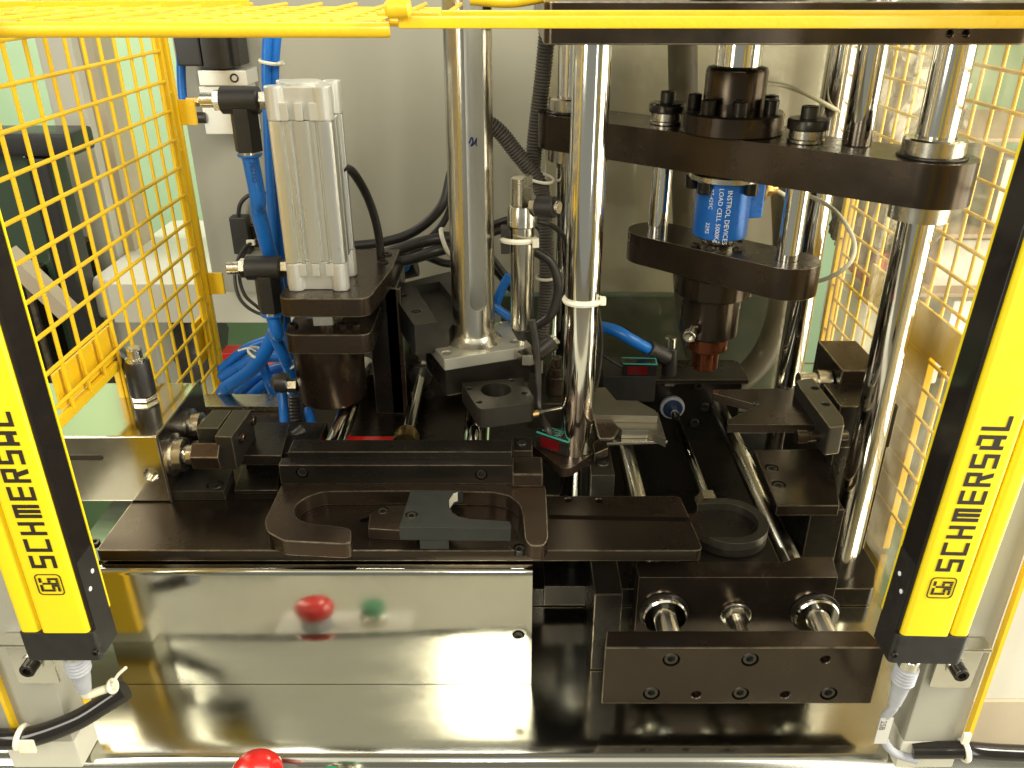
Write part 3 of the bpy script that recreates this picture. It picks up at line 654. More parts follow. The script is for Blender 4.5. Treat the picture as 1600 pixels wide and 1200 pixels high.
# stepped rail behind it
rail = thing('stepped_rail', 'long stepped dark rail bolted behind the gauge bracket', 'rail', (-0.14, 0.85, cz))
r1 = fbox(437, 727, 802, 757, 0.838, 0.016); r1o = MB().box((r1[0][0], 0.838, cz + 0.0003), (r1[1][0], 0.855, r1[1][2])).build('front_bar', 'oxide_dark', rail, 0.001)
r2 = fbox(451, 706, 800, 722, 0.8552, 0.02); MB().box((r2[0][0], 0.8552, cz + 0.0003), (r2[1][0], 0.884, r2[1][2])).build('rear_bar', 'oxide_dark', rail, 0.001)
for px in ((472, 739), (752, 742)): csk(r1o, PY(*px, 0.838), (0, -1, 0), 0.0062)
eb = MB().box((Xa(800, 730, 0.832), 0.832, cz + 0.0003), (Xa(849, 730, 0.832), 0.872, Za(741, 0.832) )).build('end_step', 'oxide', rail, 0.0022)
eb2 = MB().box((Xa(801, 720, 0.8725), 0.8725, cz + 0.0003), (Xa(832, 720, 0.8725), 0.905, Za(704, 0.8725))).build('end_block', 'oxide_dark', rail, 0.0012)
screw(rail, (Xa(815, 703, 0.888), 0.888, Za(704, 0.8725) - 0.003), r=0.0062, hh=0.9)
# stop blocks on the plate, the grey one with a half round cut
z1 = bz1 + 0.014
sbk = thing('stop_block', 'small brown block with a sunk screw under the grey block', 'block', (-0.14, 0.78, bz1))
so = MB().prism(pxz([(575, 826), (578, 803), (604, 790), (650, 790), (650, 830)], z1), bz1 + 0.0003, z1).build('block', 'oxide_brown', sbk, 0.001)
csk(so, PZ(598, 797, z1), r=0.0062)
z2 = bz1 + 0.030
gbk = thing('notched_block', 'dark grey block with a half round notch lying on the base plate', 'block', (-0.06, 0.78, bz1))
arc = [(721, 766), (708, 770), (701, 780), (701, 791), (706, 800), (716, 806), (733, 810)]
go = MB().prism(pxz([(642, 765), (724, 766)] + arc[1:] + [(796, 814), (799, 820), (798, 826), (623, 824)], z2), z2 - 0.017, z2).build('upper', 'grey_block', gbk, 0.0012)
MB().box((PZ(654, 826, z2).x, PZ(654, 826, z2).y + 0.002, bz1 + 0.0004), (PZ(700, 826, z2).x, PZ(654, 790, z2).y, z2 - 0.0172)).build('foot', 'grey_block', gbk, 0.001)
csk(go, PZ(643, 804, z2), r=0.0058)
pd = MB().prism([(u * 0.0125 * math.cos(a), 0.0105 * math.sin(a)) for u, a in [(1, rad(90 + 180 * k / 12)) for k in range(13)]], 0, 0.0016)
# worn bare metal edge inside the notch
nn = []
for k in range(len(arc) - 2):
    a, b = PZ(*arc[k], z2), PZ(*arc[k + 1], z2); nn.append(a)
mbn = MB()
for k in range(4):
    a, b = PZ(*arc[k], z2), PZ(*arc[k + 1], z2); d = Vector((0.0006, -0.0002, 0))
    mbn.add([a + d + Vector((0, 0, -0.0008)), b + d + Vector((0, 0, -0.0008)), b + d + Vector((0, 0, -0.013)), a + d + Vector((0, 0, -0.013))], [(0, 1, 2, 3)])
mbn.build('bare_edge', 'cream_light', gbk)
# oval hole in the base plate beside the brown block
cut(base, MB().prism(stadium(PZ(568, 813, bz1)[:2], PZ(580, 810, bz1)[:2], 0.004), bz1 - 0.008, bz1 + 0.01))
# ------------------------------------------------------------------ left slide: rods and piston
lz = 0.225
for i, (x, lbl) in enumerate(((-0.223, 'chrome guide rod below the dark press barrel'), (-0.0495, 'chrome guide rod below the bored block'))):
    o = MB().lathe([(0.0125, 0), (0.0130, 0.001), (0.0130, 0.255)], (x, 0.8845, lz), (0, 1, 0), 36).build('guide_rod', 'chrome'); tag(o, lbl, 'rod', 'left slide guide rods')
lp_ = thing('piston_rod', 'black piston rod with a bright rod eye behind the stepped rail', 'piston rod', (-0.135, 0.9, lz))
MB().cyl((-0.135, 1.135, lz), (-0.135, 0.92, lz), 0.0088, 24).build('rod', 'chrome', lp_)
MB().lathe([(0.0105, 0), (0.0145, 0.003), (0.0165, 0.009), (0.0165, 0.030)], (-0.135, 0.930, lz), (0, -1, 0), 32).build('rod_eye', 'brass', lp_)
MB().prism(hexpts(0.018), 0, 0.012, M=Matrix.Translation((-0.135, 1.1083, lz)) @ Matrix.Rotation(rad(90), 4, 'X')).build('gland_nut', 'oxide_matte', lp_, 0.001)
bw = thing('rear_block', 'dark rear block with four screws around the piston rod', 'block', (-0.12, 1.14, bz1))
MB().box((Xa(548, 620, 1.1085), 1.1085, 0.02), (Xa(745, 620, 1.1085), 1.19, Za(584, 1.1085))).build('block', 'oxide_dark', bw, 0.0015)
for px in ((610, 598), (665, 598), (606, 614), (670, 614)):
    screw(bw, PY(*px, 1.1083), (0, -1, 0), 0.0088, 'oxide_matte', 0.5); MB().torus(PY(*px, 1.1080), (0, -1, 0), 0.0108, 0.0012, 24, 6).build('washer', 'oxide_matte', bw)
rb = MB().box((-0.20, 1.0, bz1 + 0.0004), (-0.165, 1.09, bz1 + 0.003)).build('red_strip', 'red_plastic'); tag(rb, 'thin red strip lying behind the stepped rail', 'strip')
rb.location.y -= 0.085; rb.location.x -= 0.01; rb.scale = (3.0, 0.25, 3.5)
# ------------------------------------------------------------------ polished sheet metal box, far left
bxA, bxB = (-0.66, 0.83, bz1 + 0.0005), (-0.411, 0.971, 0.278)
sm = thing('sheet_metal_box', 'polished sheet metal box with a slot at the far left', 'box', (-0.53, 0.9, bz1))
smo = MB().box(bxA, bxB).build('shell', 'sheet', sm, 0.0025, 3)
MB().prism(stadium((Xa(60, 715, 0.83), Za(715, 0.83)), (Xa(157, 715, 0.83), Za(715, 0.83)), 0.0034), 0, 0.0006, M=Matrix.Translation((0, 0.8301, 0)) @ Matrix.Rotation(rad(90), 4, 'X')).build('slot', 'print_black', sm)  # flat black piece paints the shaded inside of the slot, nothing is cut
hole(smo, PY(236, 742, 0.83), (0, -1, 0), 0.0075, 0.006)
spz = MB().box((-0.4108, 0.828, bz1 + 0.0005), (-0.4085, 0.975, 0.2805)).build('side_sheet', 'oxide', sm, 0.0008)
for cy_, cz_, r in ((0.853, 0.240, 0.026), (0.915, 0.244, 0.023)):
    MB().lathe([(r, 0), (r, 0.004), (r * 0.80, 0.006), (r * 0.78, 0.016), (r * 0.62, 0.018)], (-0.4083, cy_, cz_), (1, 0, 0), 36).build('bushing', 'machined', sm)
    MB().cyl((-0.392, cy_, cz_), (-0.365, cy_, cz_), r * 0.46).build('plunger', 'bright_steel', sm)
    MB().prism(hexpts(0.0185 if cy_ < 0.9 else 0.013, 0.2), 0, 0.034, M=Matrix.Translation((-0.381, cy_, cz_)) @ Matrix.Rotation(rad(90), 4, 'Y')).build('plunger_head', 'oxide_brown', sm, 0.0015)
# elbow fitting on the box
fe = thing('elbow_fitting', 'black elbow fitting with a silver screw on top of the polished box', 'fitting', (-0.46, 0.92, 0.278))
c = PZ(226, 622, 0.2785); MB().lathe([(0.0155, 0), (0.0165, 0.001), (0.0165, 0.006), (0.0145, 0.007)], c, n=6).build('hex_base', 'bright_steel', fe)
MB().lathe([(0.0150, 0.007), (0.0158, 0.008), (0.0150, 0.050), (0.0135, 0.052)], c, n=32).build('body', 'black_plastic', fe)
MB().lathe([(0.0125, 0.052), (0.0125, 0.056), (0.009, 0.057), (0.009, 0.068), (0.007, 0.070)], c, n=24).build('screw', 'bright_steel', fe)
MB().cyl(c + Vector((0, 0, 0.038)), c + Vector((-0.036, 0.030, 0.046)), 0.0115, 24).build('arm', 'black_plastic', fe)
# ------------------------------------------------------------------ clamp pair pushed by the plungers
cl = thing('clamp_blocks', 'pair of dark clamp blocks with two screws beside the polished box', 'clamp', (-0.36, 0.9, bz1))
ctz = 0.268
def para(pts, z0, z1_, m, bev=0.0012, name='block'): return MB().prism(pxz(pts, z1_), z0, z1_).build(name, m, cl, bev)
b1 = para([(306, 669), (341, 669), (362, 640), (332, 640)], 0.222, ctz, 'oxide_matte')
b2 = para([(335, 682), (362, 683), (393, 640), (364, 640)], 0.222, ctz, 'oxide_matte')
for px in ((385, 655), (369, 682)):
    q = PZ(*px, ctz - 0.012); screw(cl, (PZ(378, 660, ctz).x, q.y, ctz - 0.014), (1, -0.08, 0), 0.0062, 'oxide_brown', 1.0)
cp = thing('slider_plate', 'dark flat slider plate between the clamp blocks and the stepped rail', 'plate', (-0.3, 0.93, bz1))
MB().prism(pxz([(366, 711), (440, 712), (452, 662), (398, 660)], 0.228), 0.214, 0.228).build('plate', 'oxide_dark', cp, 0.001)
MB().box((-0.34, 0.90, bz1 + 0.0004), (-0.25, 0.98, 0.2138)).build('support', 'oxide_dark', cp, 0.001)
lpz = bz1 + 0.014
lw = MB().prism(pxz([(262, 767), (350, 767), (364, 732), (290, 730)], lpz), bz1 + 0.0004, lpz).build('stop_plate', 'oxide_matte', None, 0.001); tag(lw, 'thin dark plate with a sunk screw in front of the polished box', 'plate')
csk(lw, PZ(336, 757, lpz), r=0.0085)
lw2 = MB().prism(pxz([(366, 766), (434, 766), (437, 728), (378, 728)], bz1 + 0.006), bz1 + 0.0004, bz1 + 0.006).build('spacer_plate', 'oxide_dark', None, 0.001); tag(lw2, 'thin black spacer plate left of the gauge bracket', 'plate')
# raised dull plate along the back of the base plate
bk = MB().box((Xa(300, 640, 1.06), 1.06, bz1 + 0.0004), (Xa(462, 640, 1.06), 1.10, bz1 + 0.008)).build('rear_strip', 'machined', None, 0.001); tag(bk, 'dull steel strip along the rear edge of the base plate', 'strip')

# ================================================================== PNEUMATIC PRESS CYLINDER (left)
xc, yc, hf = -0.2405, 1.007, 0.0375
pc = thing('pneumatic_cylinder', 'silver profile air cylinder standing on the left press frame', 'cylinder', (xc, yc, 0.4045))
def profile(side, sc=1.0):
    pts = []
    for k in range(4):
        a = rad(-90 + 90 * k); c_, s_ = math.cos(a), math.sin(a)
        for u, v in side:       # v outward, u along the side (counter clockwise)
            pts.append((xc + sc * (v * c_ - u * s_), yc + sc * (v * s_ + u * c_)))
    return pts
def mir(h): return h + [(-u, v) for u, v in reversed(h)]
bodyside = mir([(-0.0345, 0.0362), (-0.0300, 0.0372), (-0.0215, 0.0372), (-0.0205, 0.0300), (-0.0172, 0.0300), (-0.0168, 0.0350), (-0.0130, 0.0350), (-0.0126, 0.0275), (-0.0074, 0.0275), (-0.0070, 0.0352)])
capside = mir([(-0.0352, 0.0352), (-0.0320, 0.0370), (-0.0270, 0.0378), (-0.0220, 0.0370), (-0.0185, 0.0350), (-0.0175, 0.0300)])
zc0, zc1, zc2, zc3 = 0.4046, 0.4400, 0.6080, 0.6440
MB().prism(profile(bodyside), zc1 + 0.0003, zc2 - 0.0003).build('barrel', 'aluminium', pc, 0.0007)
for za, zb in ((zc0, zc1), (zc2, zc3)):
    cap_ = MB().prism(profile(capside), za, zb).build('end_cap', 'aluminium_cast', pc, 0.0014)
    lo = za < 0.5
    for u in (-0.0165, 0.0, 0.0165):
        z_a, z_b = ((zb - 0.016, zb - 0.0005) if lo else (za + 0.0005, za + 0.020))
        MB().box((xc + u - 0.0045, yc - 0.0372, z_a), (xc + u + 0.0045, yc - 0.030, z_b)).build('slot_lug', 'aluminium_cast', cap_, 0.001)
    for sx, sy in ((-1, -1), (1, -1), (1, 1), (-1, 1)):
        MB().cyl((xc + sx * 0.0275, yc + sy * 0.0275, za + 0.001), (xc + sx * 0.0275, yc + sy * 0.0275, zb + (0.0012 if not lo else -0.001)), 0.0106).build('corner_boss', 'aluminium_cast', cap_)
MB().lathe([(0.0225, 0), (0.0225, 0.0025), (0.021, 0.0035)], (xc, yc, zc3), n=40).build('cover_disc', 'aluminium_cast', pc)
for z in (zc2 + 0.018, zc0 + 0.018):
    MB().cyl((xc - 0.0372, yc, z), (xc - 0.052, yc, z), 0.011, 6, 0.0006).build('port_nut', 'bright_steel', pc)
def banjo(label, z, Yc):
    b = thing('banjo_fitting', label, 'fitting', (xc - 0.075, yc, z), 'banjo fittings')
    x0 = xc - 0.0525
    MB().cyl((x0, yc, z), (x0 - 0.044, yc, z), 0.0155, 32).build('barrel', 'black_plastic', b)
    MB().cyl((x0 - 0.0442, yc, z), (x0 - 0.052, yc, z), 0.0125, 6, 0.0006).cyl((x0 - 0.0518, yc, z), (x0 - 0.068, yc, z), 0.0085, 20).build('throttle_screw', 'bright_steel', b)
    MB().prism(hexpts(0.0165), 0, 0.050, M=Matrix.Translation((x0 - 0.020, yc, z - 0.058))).build('leg', 'black_plastic', b, 0.0012)
    MB().lathe([(0.0125, 0), (0.0125, 0.003)], (x0 - 0.020, yc, z - 0.061), n=24).build('collar', 'bright_steel', b)
    MB().lathe([(0.012, 0), (0.0145, 0.002), (0.0145, 0.004)], (x0 - 0.020, yc, z - 0.065), n=24).build('release_ring', 'blue_tube', b)
    return (x0 - 0.020, yc, z - 0.064)
u1 = Vector(banjo('black banjo fitting with silver screw at the top of the silver cylinder', zc2 + 0.018, yc))
u2 = Vector(banjo('black banjo fitting with silver screw at the foot of the silver cylinder', zc0 + 0.018, yc))
def tubething(name, label, cat, pts, r, m, group=None, n=14, sub=10):
    return tag(MB().tube(pts, r, n, sub).build(name, m), label, cat, group)
bt = 'blue air tubes'
ub = tubething('air_tube', 'printed blue air tube hanging from the upper banjo fitting', 'tube', [u1, u1 + Vector((0.002, 0.002, -0.05)), PY(404, 330, 1.02), PY(418, 385, 1.04), PY(432, 440, 1.06), PY(436, 480, 1.07), PY(424, 530, 1.07), PY(396, 575, 1.08), PY(352, 607, 1.10), PY(348, 618, 1.14)], 0.0098, 'blue_tube', bt)
tubething('air_tube', 'blue air tube leaving the lower banjo fitting', 'tube', [u2, u2 + Vector((0.003, 0.004, -0.03)), PY(428, 520, 1.05), PY(443, 555, 1.06), PY(456, 590, 1.08), PY(462, 640, 1.09)], 0.0085, 'blue_tube', bt)
tubething('air_tube', 'blue air tube running down left behind the silver cylinder', 'tube', [PY(419, 40, 1.12), PY(416, 120, 1.12), PY(421, 260, 1.12), PY(428, 380, 1.12), PY(432, 470, 1.12), PY(446, 520, 1.12)], 0.0062, 'blue_tube', bt)
tubething('air_tube', 'blue air tube running down right behind the silver cylinder', 'tube', [PY(432, 40, 1.13), PY(427, 120, 1.13), PY(431, 260, 1.13), PY(438, 400, 1.13), PY(444, 480, 1.13), PY(455, 560, 1.13)], 0.0075, 'blue_tube', bt)
tt = thing('cable_tie', 'white cable tie round the two tubes above the silver cylinder', 'cable tie', PY(425, 97, 1.125))
tie(tt, PY(424, 97, 1.125), (0.15, 0, 1), 0.0145); MB().box(PY(434, 101, 1.105), PY(441, 97, 1.113) + Vector((0, 0.004, 0.001))).build('tie_head', 'nylon', tt)
tubething('air_tube', 'blue air tube bending into a black elbow left of the cylinder', 'tube', [PY(284, 30, 1.36), PY(283, 110, 1.36), PY(287, 165, 1.355), PY(294, 184, 1.35), PY(305, 186, 1.35)], 0.0068, 'blue_tube', bt)
# tube coil on the table behind the mesh
for i, (pts, r, lb) in enumerate((
    ([PY(345, 578, 1.22), PY(385, 545, 1.22), PY(430, 528, 1.22), PY(462, 520, 1.2)], 0.008, 'blue air tube at the back of the coiled heap'),
    ([PY(345, 590, 1.2), PY(395, 563, 1.2), PY(440, 558, 1.19), PY(470, 566, 1.18)], 0.0085, 'blue air tube across the middle of the coiled heap'),
    ([PY(372, 615, 1.16), PY(400, 590, 1.16), PY(435, 575, 1.16), PY(466, 572, 1.15)], 0.009, 'blue air tube in front of the coiled heap'),
    ([PY(390, 622, 1.14), PY(415, 600, 1.14), PY(440, 590, 1.13), PY(460, 592, 1.12)], 0.0085, 'lowest blue air tube of the coiled heap'),
    ([PY(404, 545, 1.13), PY(414, 580, 1.12), PY(424, 606, 1.12), PY(434, 625, 1.12)], 0.0075, 'short blue air tube dropping through the coiled heap'),
    ([PY(350, 606, 1.19), PY(372, 578, 1.21), PY(410, 556, 1.22), PY(450, 548, 1.22), PY(470, 552, 1.21)], 0.0075, 'upper blue air tube curving behind the tied tubes of the heap'),
    ([PY(352, 612, 1.18), PY(378, 604, 1.18), PY(412, 610, 1.17), PY(444, 604, 1.16), PY(452, 580, 1.15)], 0.0072, 'blue air tube lying in a flat bend under the heap'),
    ([PY(358, 598, 1.23), PY(352, 580, 1.24), PY(376, 562, 1.25), PY(404, 572, 1.25), PY(410, 600, 1.24)], 0.0068, 'small loop of blue air tube at the left of the heap'))):
    tubething('air_tube', lb, 'tube', pts, r, 'blue_tube', bt)
tt = thing('cable_tie', 'white cable tie round the tubes below the lower banjo fitting', 'cable tie', PY(402, 552, 1.08)); tie(tt, PY(404, 552, 1.085), (0.5, 0, 1), 0.015)
MB().tube([PY(400, 549, 1.065), PY(388, 544, 1.06), PY(372, 548, 1.06)], 0.0014, 6).build('tie_tail', 'nylon', tt)
tt = thing('cable_tie', 'white cable tie at the left side of the dark barrel', 'cable tie', PY(455, 570, 1.07)); tie(tt, PY(456, 570, 1.075), (-0.35, 0, 1), 0.011)
rdb = thing('red_box', 'small red parts box on the floor behind the tube heap', 'box', (-0.5, 1.7, -0.1)); a_, b_ = fbox(345, 552, 372, 576, 1.75, 0.05); MB().box(a_, b_).build('body', 'red_plastic', rdb, 0.004)
rdb = thing('orange_box', 'orange parts box half hidden by the blue tubes', 'box', (-0.4, 1.6, -0.1)); a_, b_ = fbox(414, 548, 447, 575, 1.6, 0.1); MB().box(a_, b_).build('body', 'orange_plastic', rdb, 0.004)
# lettering on tubes: FESTO and size print running down
def tube_text(parent, body, size, p, down, m='print_black'):
    vs, fs = text_mesh(body, size); dn = Vector(down).normalized(); r_ = Vector((1, 0, 0)); r_ = (r_ - dn * r_.dot(dn)).normalized()
    mb = MB().add([Vector(p) + dn * v.x + r_ * v.y for v in vs], fs); mb.build('lettering', m, parent)
tube_text(ub, 'FESTO', 0.0085, PY(392, 252, 1.0) + Vector((0, -0.006, 0)), (0.003, 0, -1))
tube_text(ub, '0.95x1.0', 0.006, PY(405, 320, 1.0) + Vector((0, -0.004, 0)), (0.012, 0.01, -0.05))

# ------------------------------------------------------------------ frame below the cylinder
fr = thing('press_stand', 'dark press frame carrying the silver cylinder and barrel', 'frame', (-0.21, 1.03, bz1))
fxl, fxr = Xa(434, 480, 0.945), Xa(577, 480, 0.945)
MB().prism(rounded([(fxl, 0.945), (fxr, 0.945), (fxr + 0.004, 0.98), (fxr + 0.014, 1.06), (fxr + 0.014, 1.145), (fxl + 0.04, 1.145), (fxl, 1.03)], [0.018, 0.018, 0.01, 0.006, 0.002, 0.01, 0.02]), 0.380, 0.4043).build('cylinder_flange', 'oxide_brown', fr, 0.0018)
MB().box((fxr - 0.022, 1.052, bz1 + 0.0004), (fxr + 0.019, 1.145, 0.3798)).build('upright', 'oxide_dark', fr, 0.0015)
for y_ in (1.085, 1.12): screw(fr, (fxr - 0.002, y_, 0.4036), r=0.0075, hh=0.4)
MB().box((-0.1715, 1.052, bz1 + 0.0004), (-0.150, 1.062, 0.378)).build('rib', 'oxide_brown', fr, 0.001)
ram = thing('press_ram', 'dark barrel shaped press ram under the silver cylinder', 'ram', (-0.243, 1.0, 0.243))
hx0, hx1 = Xa(444, 538, 0.945), Xa(580, 538, 0.945)
MB().prism(rounded([(hx0, 0.945), (hx1, 0.945), (hx1, 1.05), (hx0, 1.05)], [0.016, 0.016, 0.012, 0.012]), 0.3300, 0.3570).build('guide_block', 'oxide_brown', ram, 0.0018)
MB().lathe([(0.036, 0), (0.0435, 0.002), (0.046, 0.006), (0.046, 0.0865)], (-0.243, 1.0, 0.2432), n=56).build('barrel', 'oxide_brown', ram)
MB().lathe([(0.047, 0), (0.047, 0.003)], (-0.243, 1.0, 0.3268), n=56).build('rim', 'oxide', ram)
MB().prism(hexpts(0.0235, 0.1), 0, 0.0125, M=Matrix.Translation((-0.236, 0.972, 0.3660))).build('lock_nut', 'bright_steel', ram, 0.001)
MB().lathe([(0.011, 0), (0.011, 0.030)], (-0.238, 0.985, 0.357), n=24).build('rod_end', 'machined', ram)
for dx in (-0.035, 0.028, 0.045): screw(ram, (-0.243 + dx, 0.972, 0.3568), r=0.007, m='oxide', hh=0.5)
# fitting on the barrel's left
q = PY(458, 602, 0.985)
sf = thing('side_fitting', 'small black fitting with bright nut on the left of the barrel', 'fitting', q)
MB().cyl(q + Vector((0.006, 0, 0)), q + Vector((-0.006, 0, 0)), 0.0095, 6, 0.0006).build('nut', 'bright_steel', sf)
MB().lathe([(0.006, 0), (0.013, 0.006), (0.014, 0.014), (0.0125, 0.022)], q + Vector((-0.028, 0, 0.004)), (1, 0, 0), 24).build('body', 'rubber', sf)
cor = lambda i: 0.0098 if i % 2 else 0.0082
def corr(name, label, pts, r, m='hose', sub=14):
    P = crom(pts, sub); L = sum((P[i + 1] - P[i]).length for i in range(len(P) - 1)); n = int(L / 0.0022)
    acc = [0]
    for i in range(len(P) - 1): acc.append(acc[-1] + (P[i + 1] - P[i]).length)
    Q = []; j = 0
    for k in range(n + 1):
        d = L * k / n
        while j < len(acc) - 2 and acc[j + 1] < d: j += 1
        Q.append(P[j].lerp(P[j + 1], (d - acc[j]) / max(1e-9, acc[j + 1] - acc[j])))
    return tag(MB().tube(Q, r, 14, 1, rf=lambda i: r if i % 2 else r * 0.84, smooth=False).build(name, m), label, 'conduit')
corr('corrugated_conduit', 'black corrugated conduit dropping left of the dark barrel', [PY(461, 618, 1.02), PY(462, 650, 1.01), PY(466, 680, 1.0), PY(456, 690, 0.97)], 0.0095, 'rubber')
tubething('black_hose', 'short black hose end lying left of the stepped rail', 'hose', [PY(475, 672, 0.96), PY(458, 684, 0.95), PY(440, 688, 0.95), PY(432, 697, 0.95)], 0.009, 'rubber')
tubething('air_tube', 'blue air tube passing below the dark barrel', 'tube', [PY(440, 600, 1.06), PY(443, 640, 1.04), PY(445, 664, 1.02)], 0.007, 'blue_tube', bt)
tubething('air_tube', 'blue air tube sloping down behind the black conduit', 'tube', [PY(482, 640, 1.03), PY(488, 670, 1.0), PY(487, 695, 0.97)], 0.007, 'blue_tube', bt)

# ------------------------------------------------------------------ chute tube with slot on its square plate
ch = thing('chute_tube', 'steel chute tube with a long slot, welded to a square plate', 'tube', (-0.050, 1.012, 0.323))
tx, ty, tr = -0.0505, 1.012, 0.0278
so_ = MB().lathe([(tr, 0), (tr, 0.46), (tr - 0.004, 0.46), (tr - 0.004, 0.002)], (tx, ty, 0.3232), n=72, cap=False)
n = 72; so_.f.append(tuple(range(n)))  # floor of the tube
so_.f = [f for f in so_.f if len(f) == 4] + [tuple(reversed(range(n)))] + [tuple(range(3 * n, 4 * n))]
tb = so_.build('tube', 'dull_chrome', ch)
aS = rad(-72); dS = Vector((math.cos(aS), math.sin(aS), 0)); zs = Za(487, ty - tr)
uS = Vector((-dS.y, dS.x, 0)); Ms_ = Matrix(((uS.x, 0, dS.x, tx), (uS.y, 0, dS.y, ty), (0, 1, 0, 0), (0, 0, 0, 1)))
cut(tb, MB().prism(stadium((0, zs + 0.0110), (0, 0.90), 0.0110), 0.006, 0.05, M=Ms_))
li = MB(); q_ = []
for k in range(25):
    a = aS + math.pi + rad(-96 + 8 * k); q_.append((tx + (tr - 0.0045) * math.cos(a), ty + (tr - 0.0045) * math.sin(a)))
li.add([(x, y, 0.326) for x, y in q_] + [(x, y, 0.782) for x, y in q_], [(k, k + 1, k + 26, k + 25) for k in range(24)]).build('bright_liner', 'aluminium_cast', ch)  # added pale liner, its colour stands for light inside the tube
MB().lathe([(tr + 0.010, 0), (tr + 0.0065, 0.003), (tr + 0.003, 0.006), (tr + 0.0005, 0.010), (tr - 0.001, 0.012)], (tx, ty, 0.3232), n=48).build('weld_fillet', 'machined', ch)
sqp = pxz([(694, 562), (831, 540), (794, 501), (658, 518)], 0.3230)
sq = MB().prism(rounded(sqp, 0.003), 0.3075, 0.3230).build('square_plate', 'ground_steel', ch, 0.001)
for px in ((672, 521), (698, 551), (803, 533), (777, 505)): hole(sq, PZ(*px, 0.323), r=0.0058, depth=0.012)
MB().tube([PY(x_, y_, 1.0345) for x_, y_ in ((733, 224), (737, 215), (739, 222), (736, 228), (741, 224), (745, 216), (744, 226), (750, 229), (754, 224))], 0.0009, 6).build('ink_mark', 'ink_blue', ch)
hb = thing('chute_block', 'dark block below the square plate of the chute tube', 'block', (-0.05, 1.0, 0.27))
MB().prism(rounded(pxz([(696, 578), (829, 557), (797, 522), (664, 534)], 0.3073), 0.002), 0.270, 0.3073).build('body', 'oxide_dark', hb, 0.001)
bo = thing('bored_block', 'dark square block with a large bore in front of the chute', 'block', (-0.02, 0.92, 0.264))
bop = pxz([(721, 598), (817, 590), (835, 624), (832, 629), (752, 640), (744, 634)], 0.29)
hc = PZ(775, 609, 0.29)
boo = MB().prism(rounded(bop, [0.002, 0.002, 0.004, 0.004, 0.006, 0.006]), 0.264, 0.29, [circ(hc.x, hc.y, 0.0195)]).build('block', 'oxide_matte', bo, 0.0012)
for px in ((733, 607), (749, 628), (819, 614), (800, 594)): hole(boo, PZ(*px, 0.29), r=0.0036)
p = PY(834, 648, 0.90); MB().cyl(p + Vector((-0.004, 0, 0)), p + Vector((0.006, 0.002, 0.001)), 0.0045, 16).build('nut', 'brass', bo)
MB().cyl(p + Vector((0.005, 0.002, 0.001)), PY(880, 637, 0.93), 0.0026, 12).build('pin', 'bright_steel', bo)
kb = thing('u_block', 'dark milled block with a pocket left of the chute tube', 'block', (-0.11, 1.06, 0.19))
kbo = MB().prism(rounded(pxz([(606, 448), (703, 424), (722, 470), (700, 500), (647, 508)], 0.36), 0.001), 0.318, 0.36).build('block', 'oxide_matte', kb, 0.0012)
cut(kbo, MB().prism(pxz([(648, 446), (687, 440), (735, 500), (690, 512)], 0.36), 0.346, 0.37))
for px in ((660, 455), (683, 451)): hole(kbo, PZ(px[0], px[1], 0.346), r=0.0045, depth=0.006)
for px in ((630, 462), (610, 449)): hole(kbo, PZ(px[0], px[1], 0.36), r=0.0048)
csk(kbo, PZ(650, 487, 0.36), r=0.005)
MB().prism(pxz([(612, 462), (646, 456), (650, 470), (622, 478)], 0.3178), bz1 + 0.0004, 0.3178).build('leg', 'oxide_dark', kb, 0.0012)
# mini cylinder right of the chute
mx, my = 0.0130, 0.998
mc = thing('mini_cylinder', 'slim round steel air cylinder right of the chute tube', 'cylinder', (mx, my, 0.32))
z0_, z1_ = Za(519, my - 0.014), Za(358, my - 0.014)
MB().lathe([(0.0125, 0), (0.0148, 0.003), (0.0148, z1_ - z0_)], (mx, my, z0_), n=40).build('barrel', 'dull_chrome', mc)
MB().lathe([(0.006, -0.016), (0.0135, -0.002), (0.0135, 0)], (mx, my, z0_), n=32).build('nose', 'rubber', mc)
MB().lathe([(0.0042, -0.035), (0.0042, -0.015)], (mx, my, z0_), n=20).build('rod', 'chrome', mc)
MB().lathe([(0.0165, 0), (0.0185, 0.002), (0.0185, 0.020), (0.017, 0.026), (0.012, 0.028)], (mx, my, z1_), n=40).build('head', 'bright_steel', mc)
thr = [(0.0150 if i % 2 else 0.0138, 0.027 + i * 0.0014) for i in range(24)]
th_ = MB().lathe(thr + [(0.011, 0.061)], (mx, my, z1_), n=36).build('threaded_nose', 'machined', mc)
cut(th_, MB().box((mx + 0.006, my - 0.03, z1_ + 0.02), (mx + 0.03, my + 0.03, z1_ + 0.09), Matrix.Translation((mx, my, 0)) @ Matrix.Rotation(rad(-30), 4, 'Z') @ Matrix.Translation((-mx, -my, 0))))
qd = Vector((0.8, -0.45, 0.1)).normalized(); q = Vector((mx, my, z1_ + 0.024))
MB().cyl(q + qd * 0.012, q + qd * 0.020, 0.010, 6, 0.0006).build('nut', 'bright_steel', mc)
MB().cyl(q + qd * 0.0205, q + qd * 0.045, 0.0125, 24).build('elbow', 'black_plastic', mc)
MB().cyl(q + qd * 0.045, q + qd * 0.050, 0.008, 20).build('elbow_screw', 'bright_steel', mc)
zt_ = Za(379, my - 0.015); tie(mc, (mx - 0.005, my, zt_), (0.06, 0.1, 1), 0.0205, 0.006)
MB().box((mx + 0.012, my - 0.018, zt_ - 0.006), (mx + 0.020, my - 0.010, zt_ + 0.005)).build('tie_head', 'nylon', mc, 0.001)
MB().box((mx - 0.027, my - 0.006, zt_ - 0.018), (mx - 0.0155, my + 0.010, zt_ + 0.016)).build('reed_switch', 'rubber', mc, 0.002)
kn = thing('thumb_knob', 'black knurled knob with a bright end right of the square plate', 'knob', PY(850, 540, 0.98))
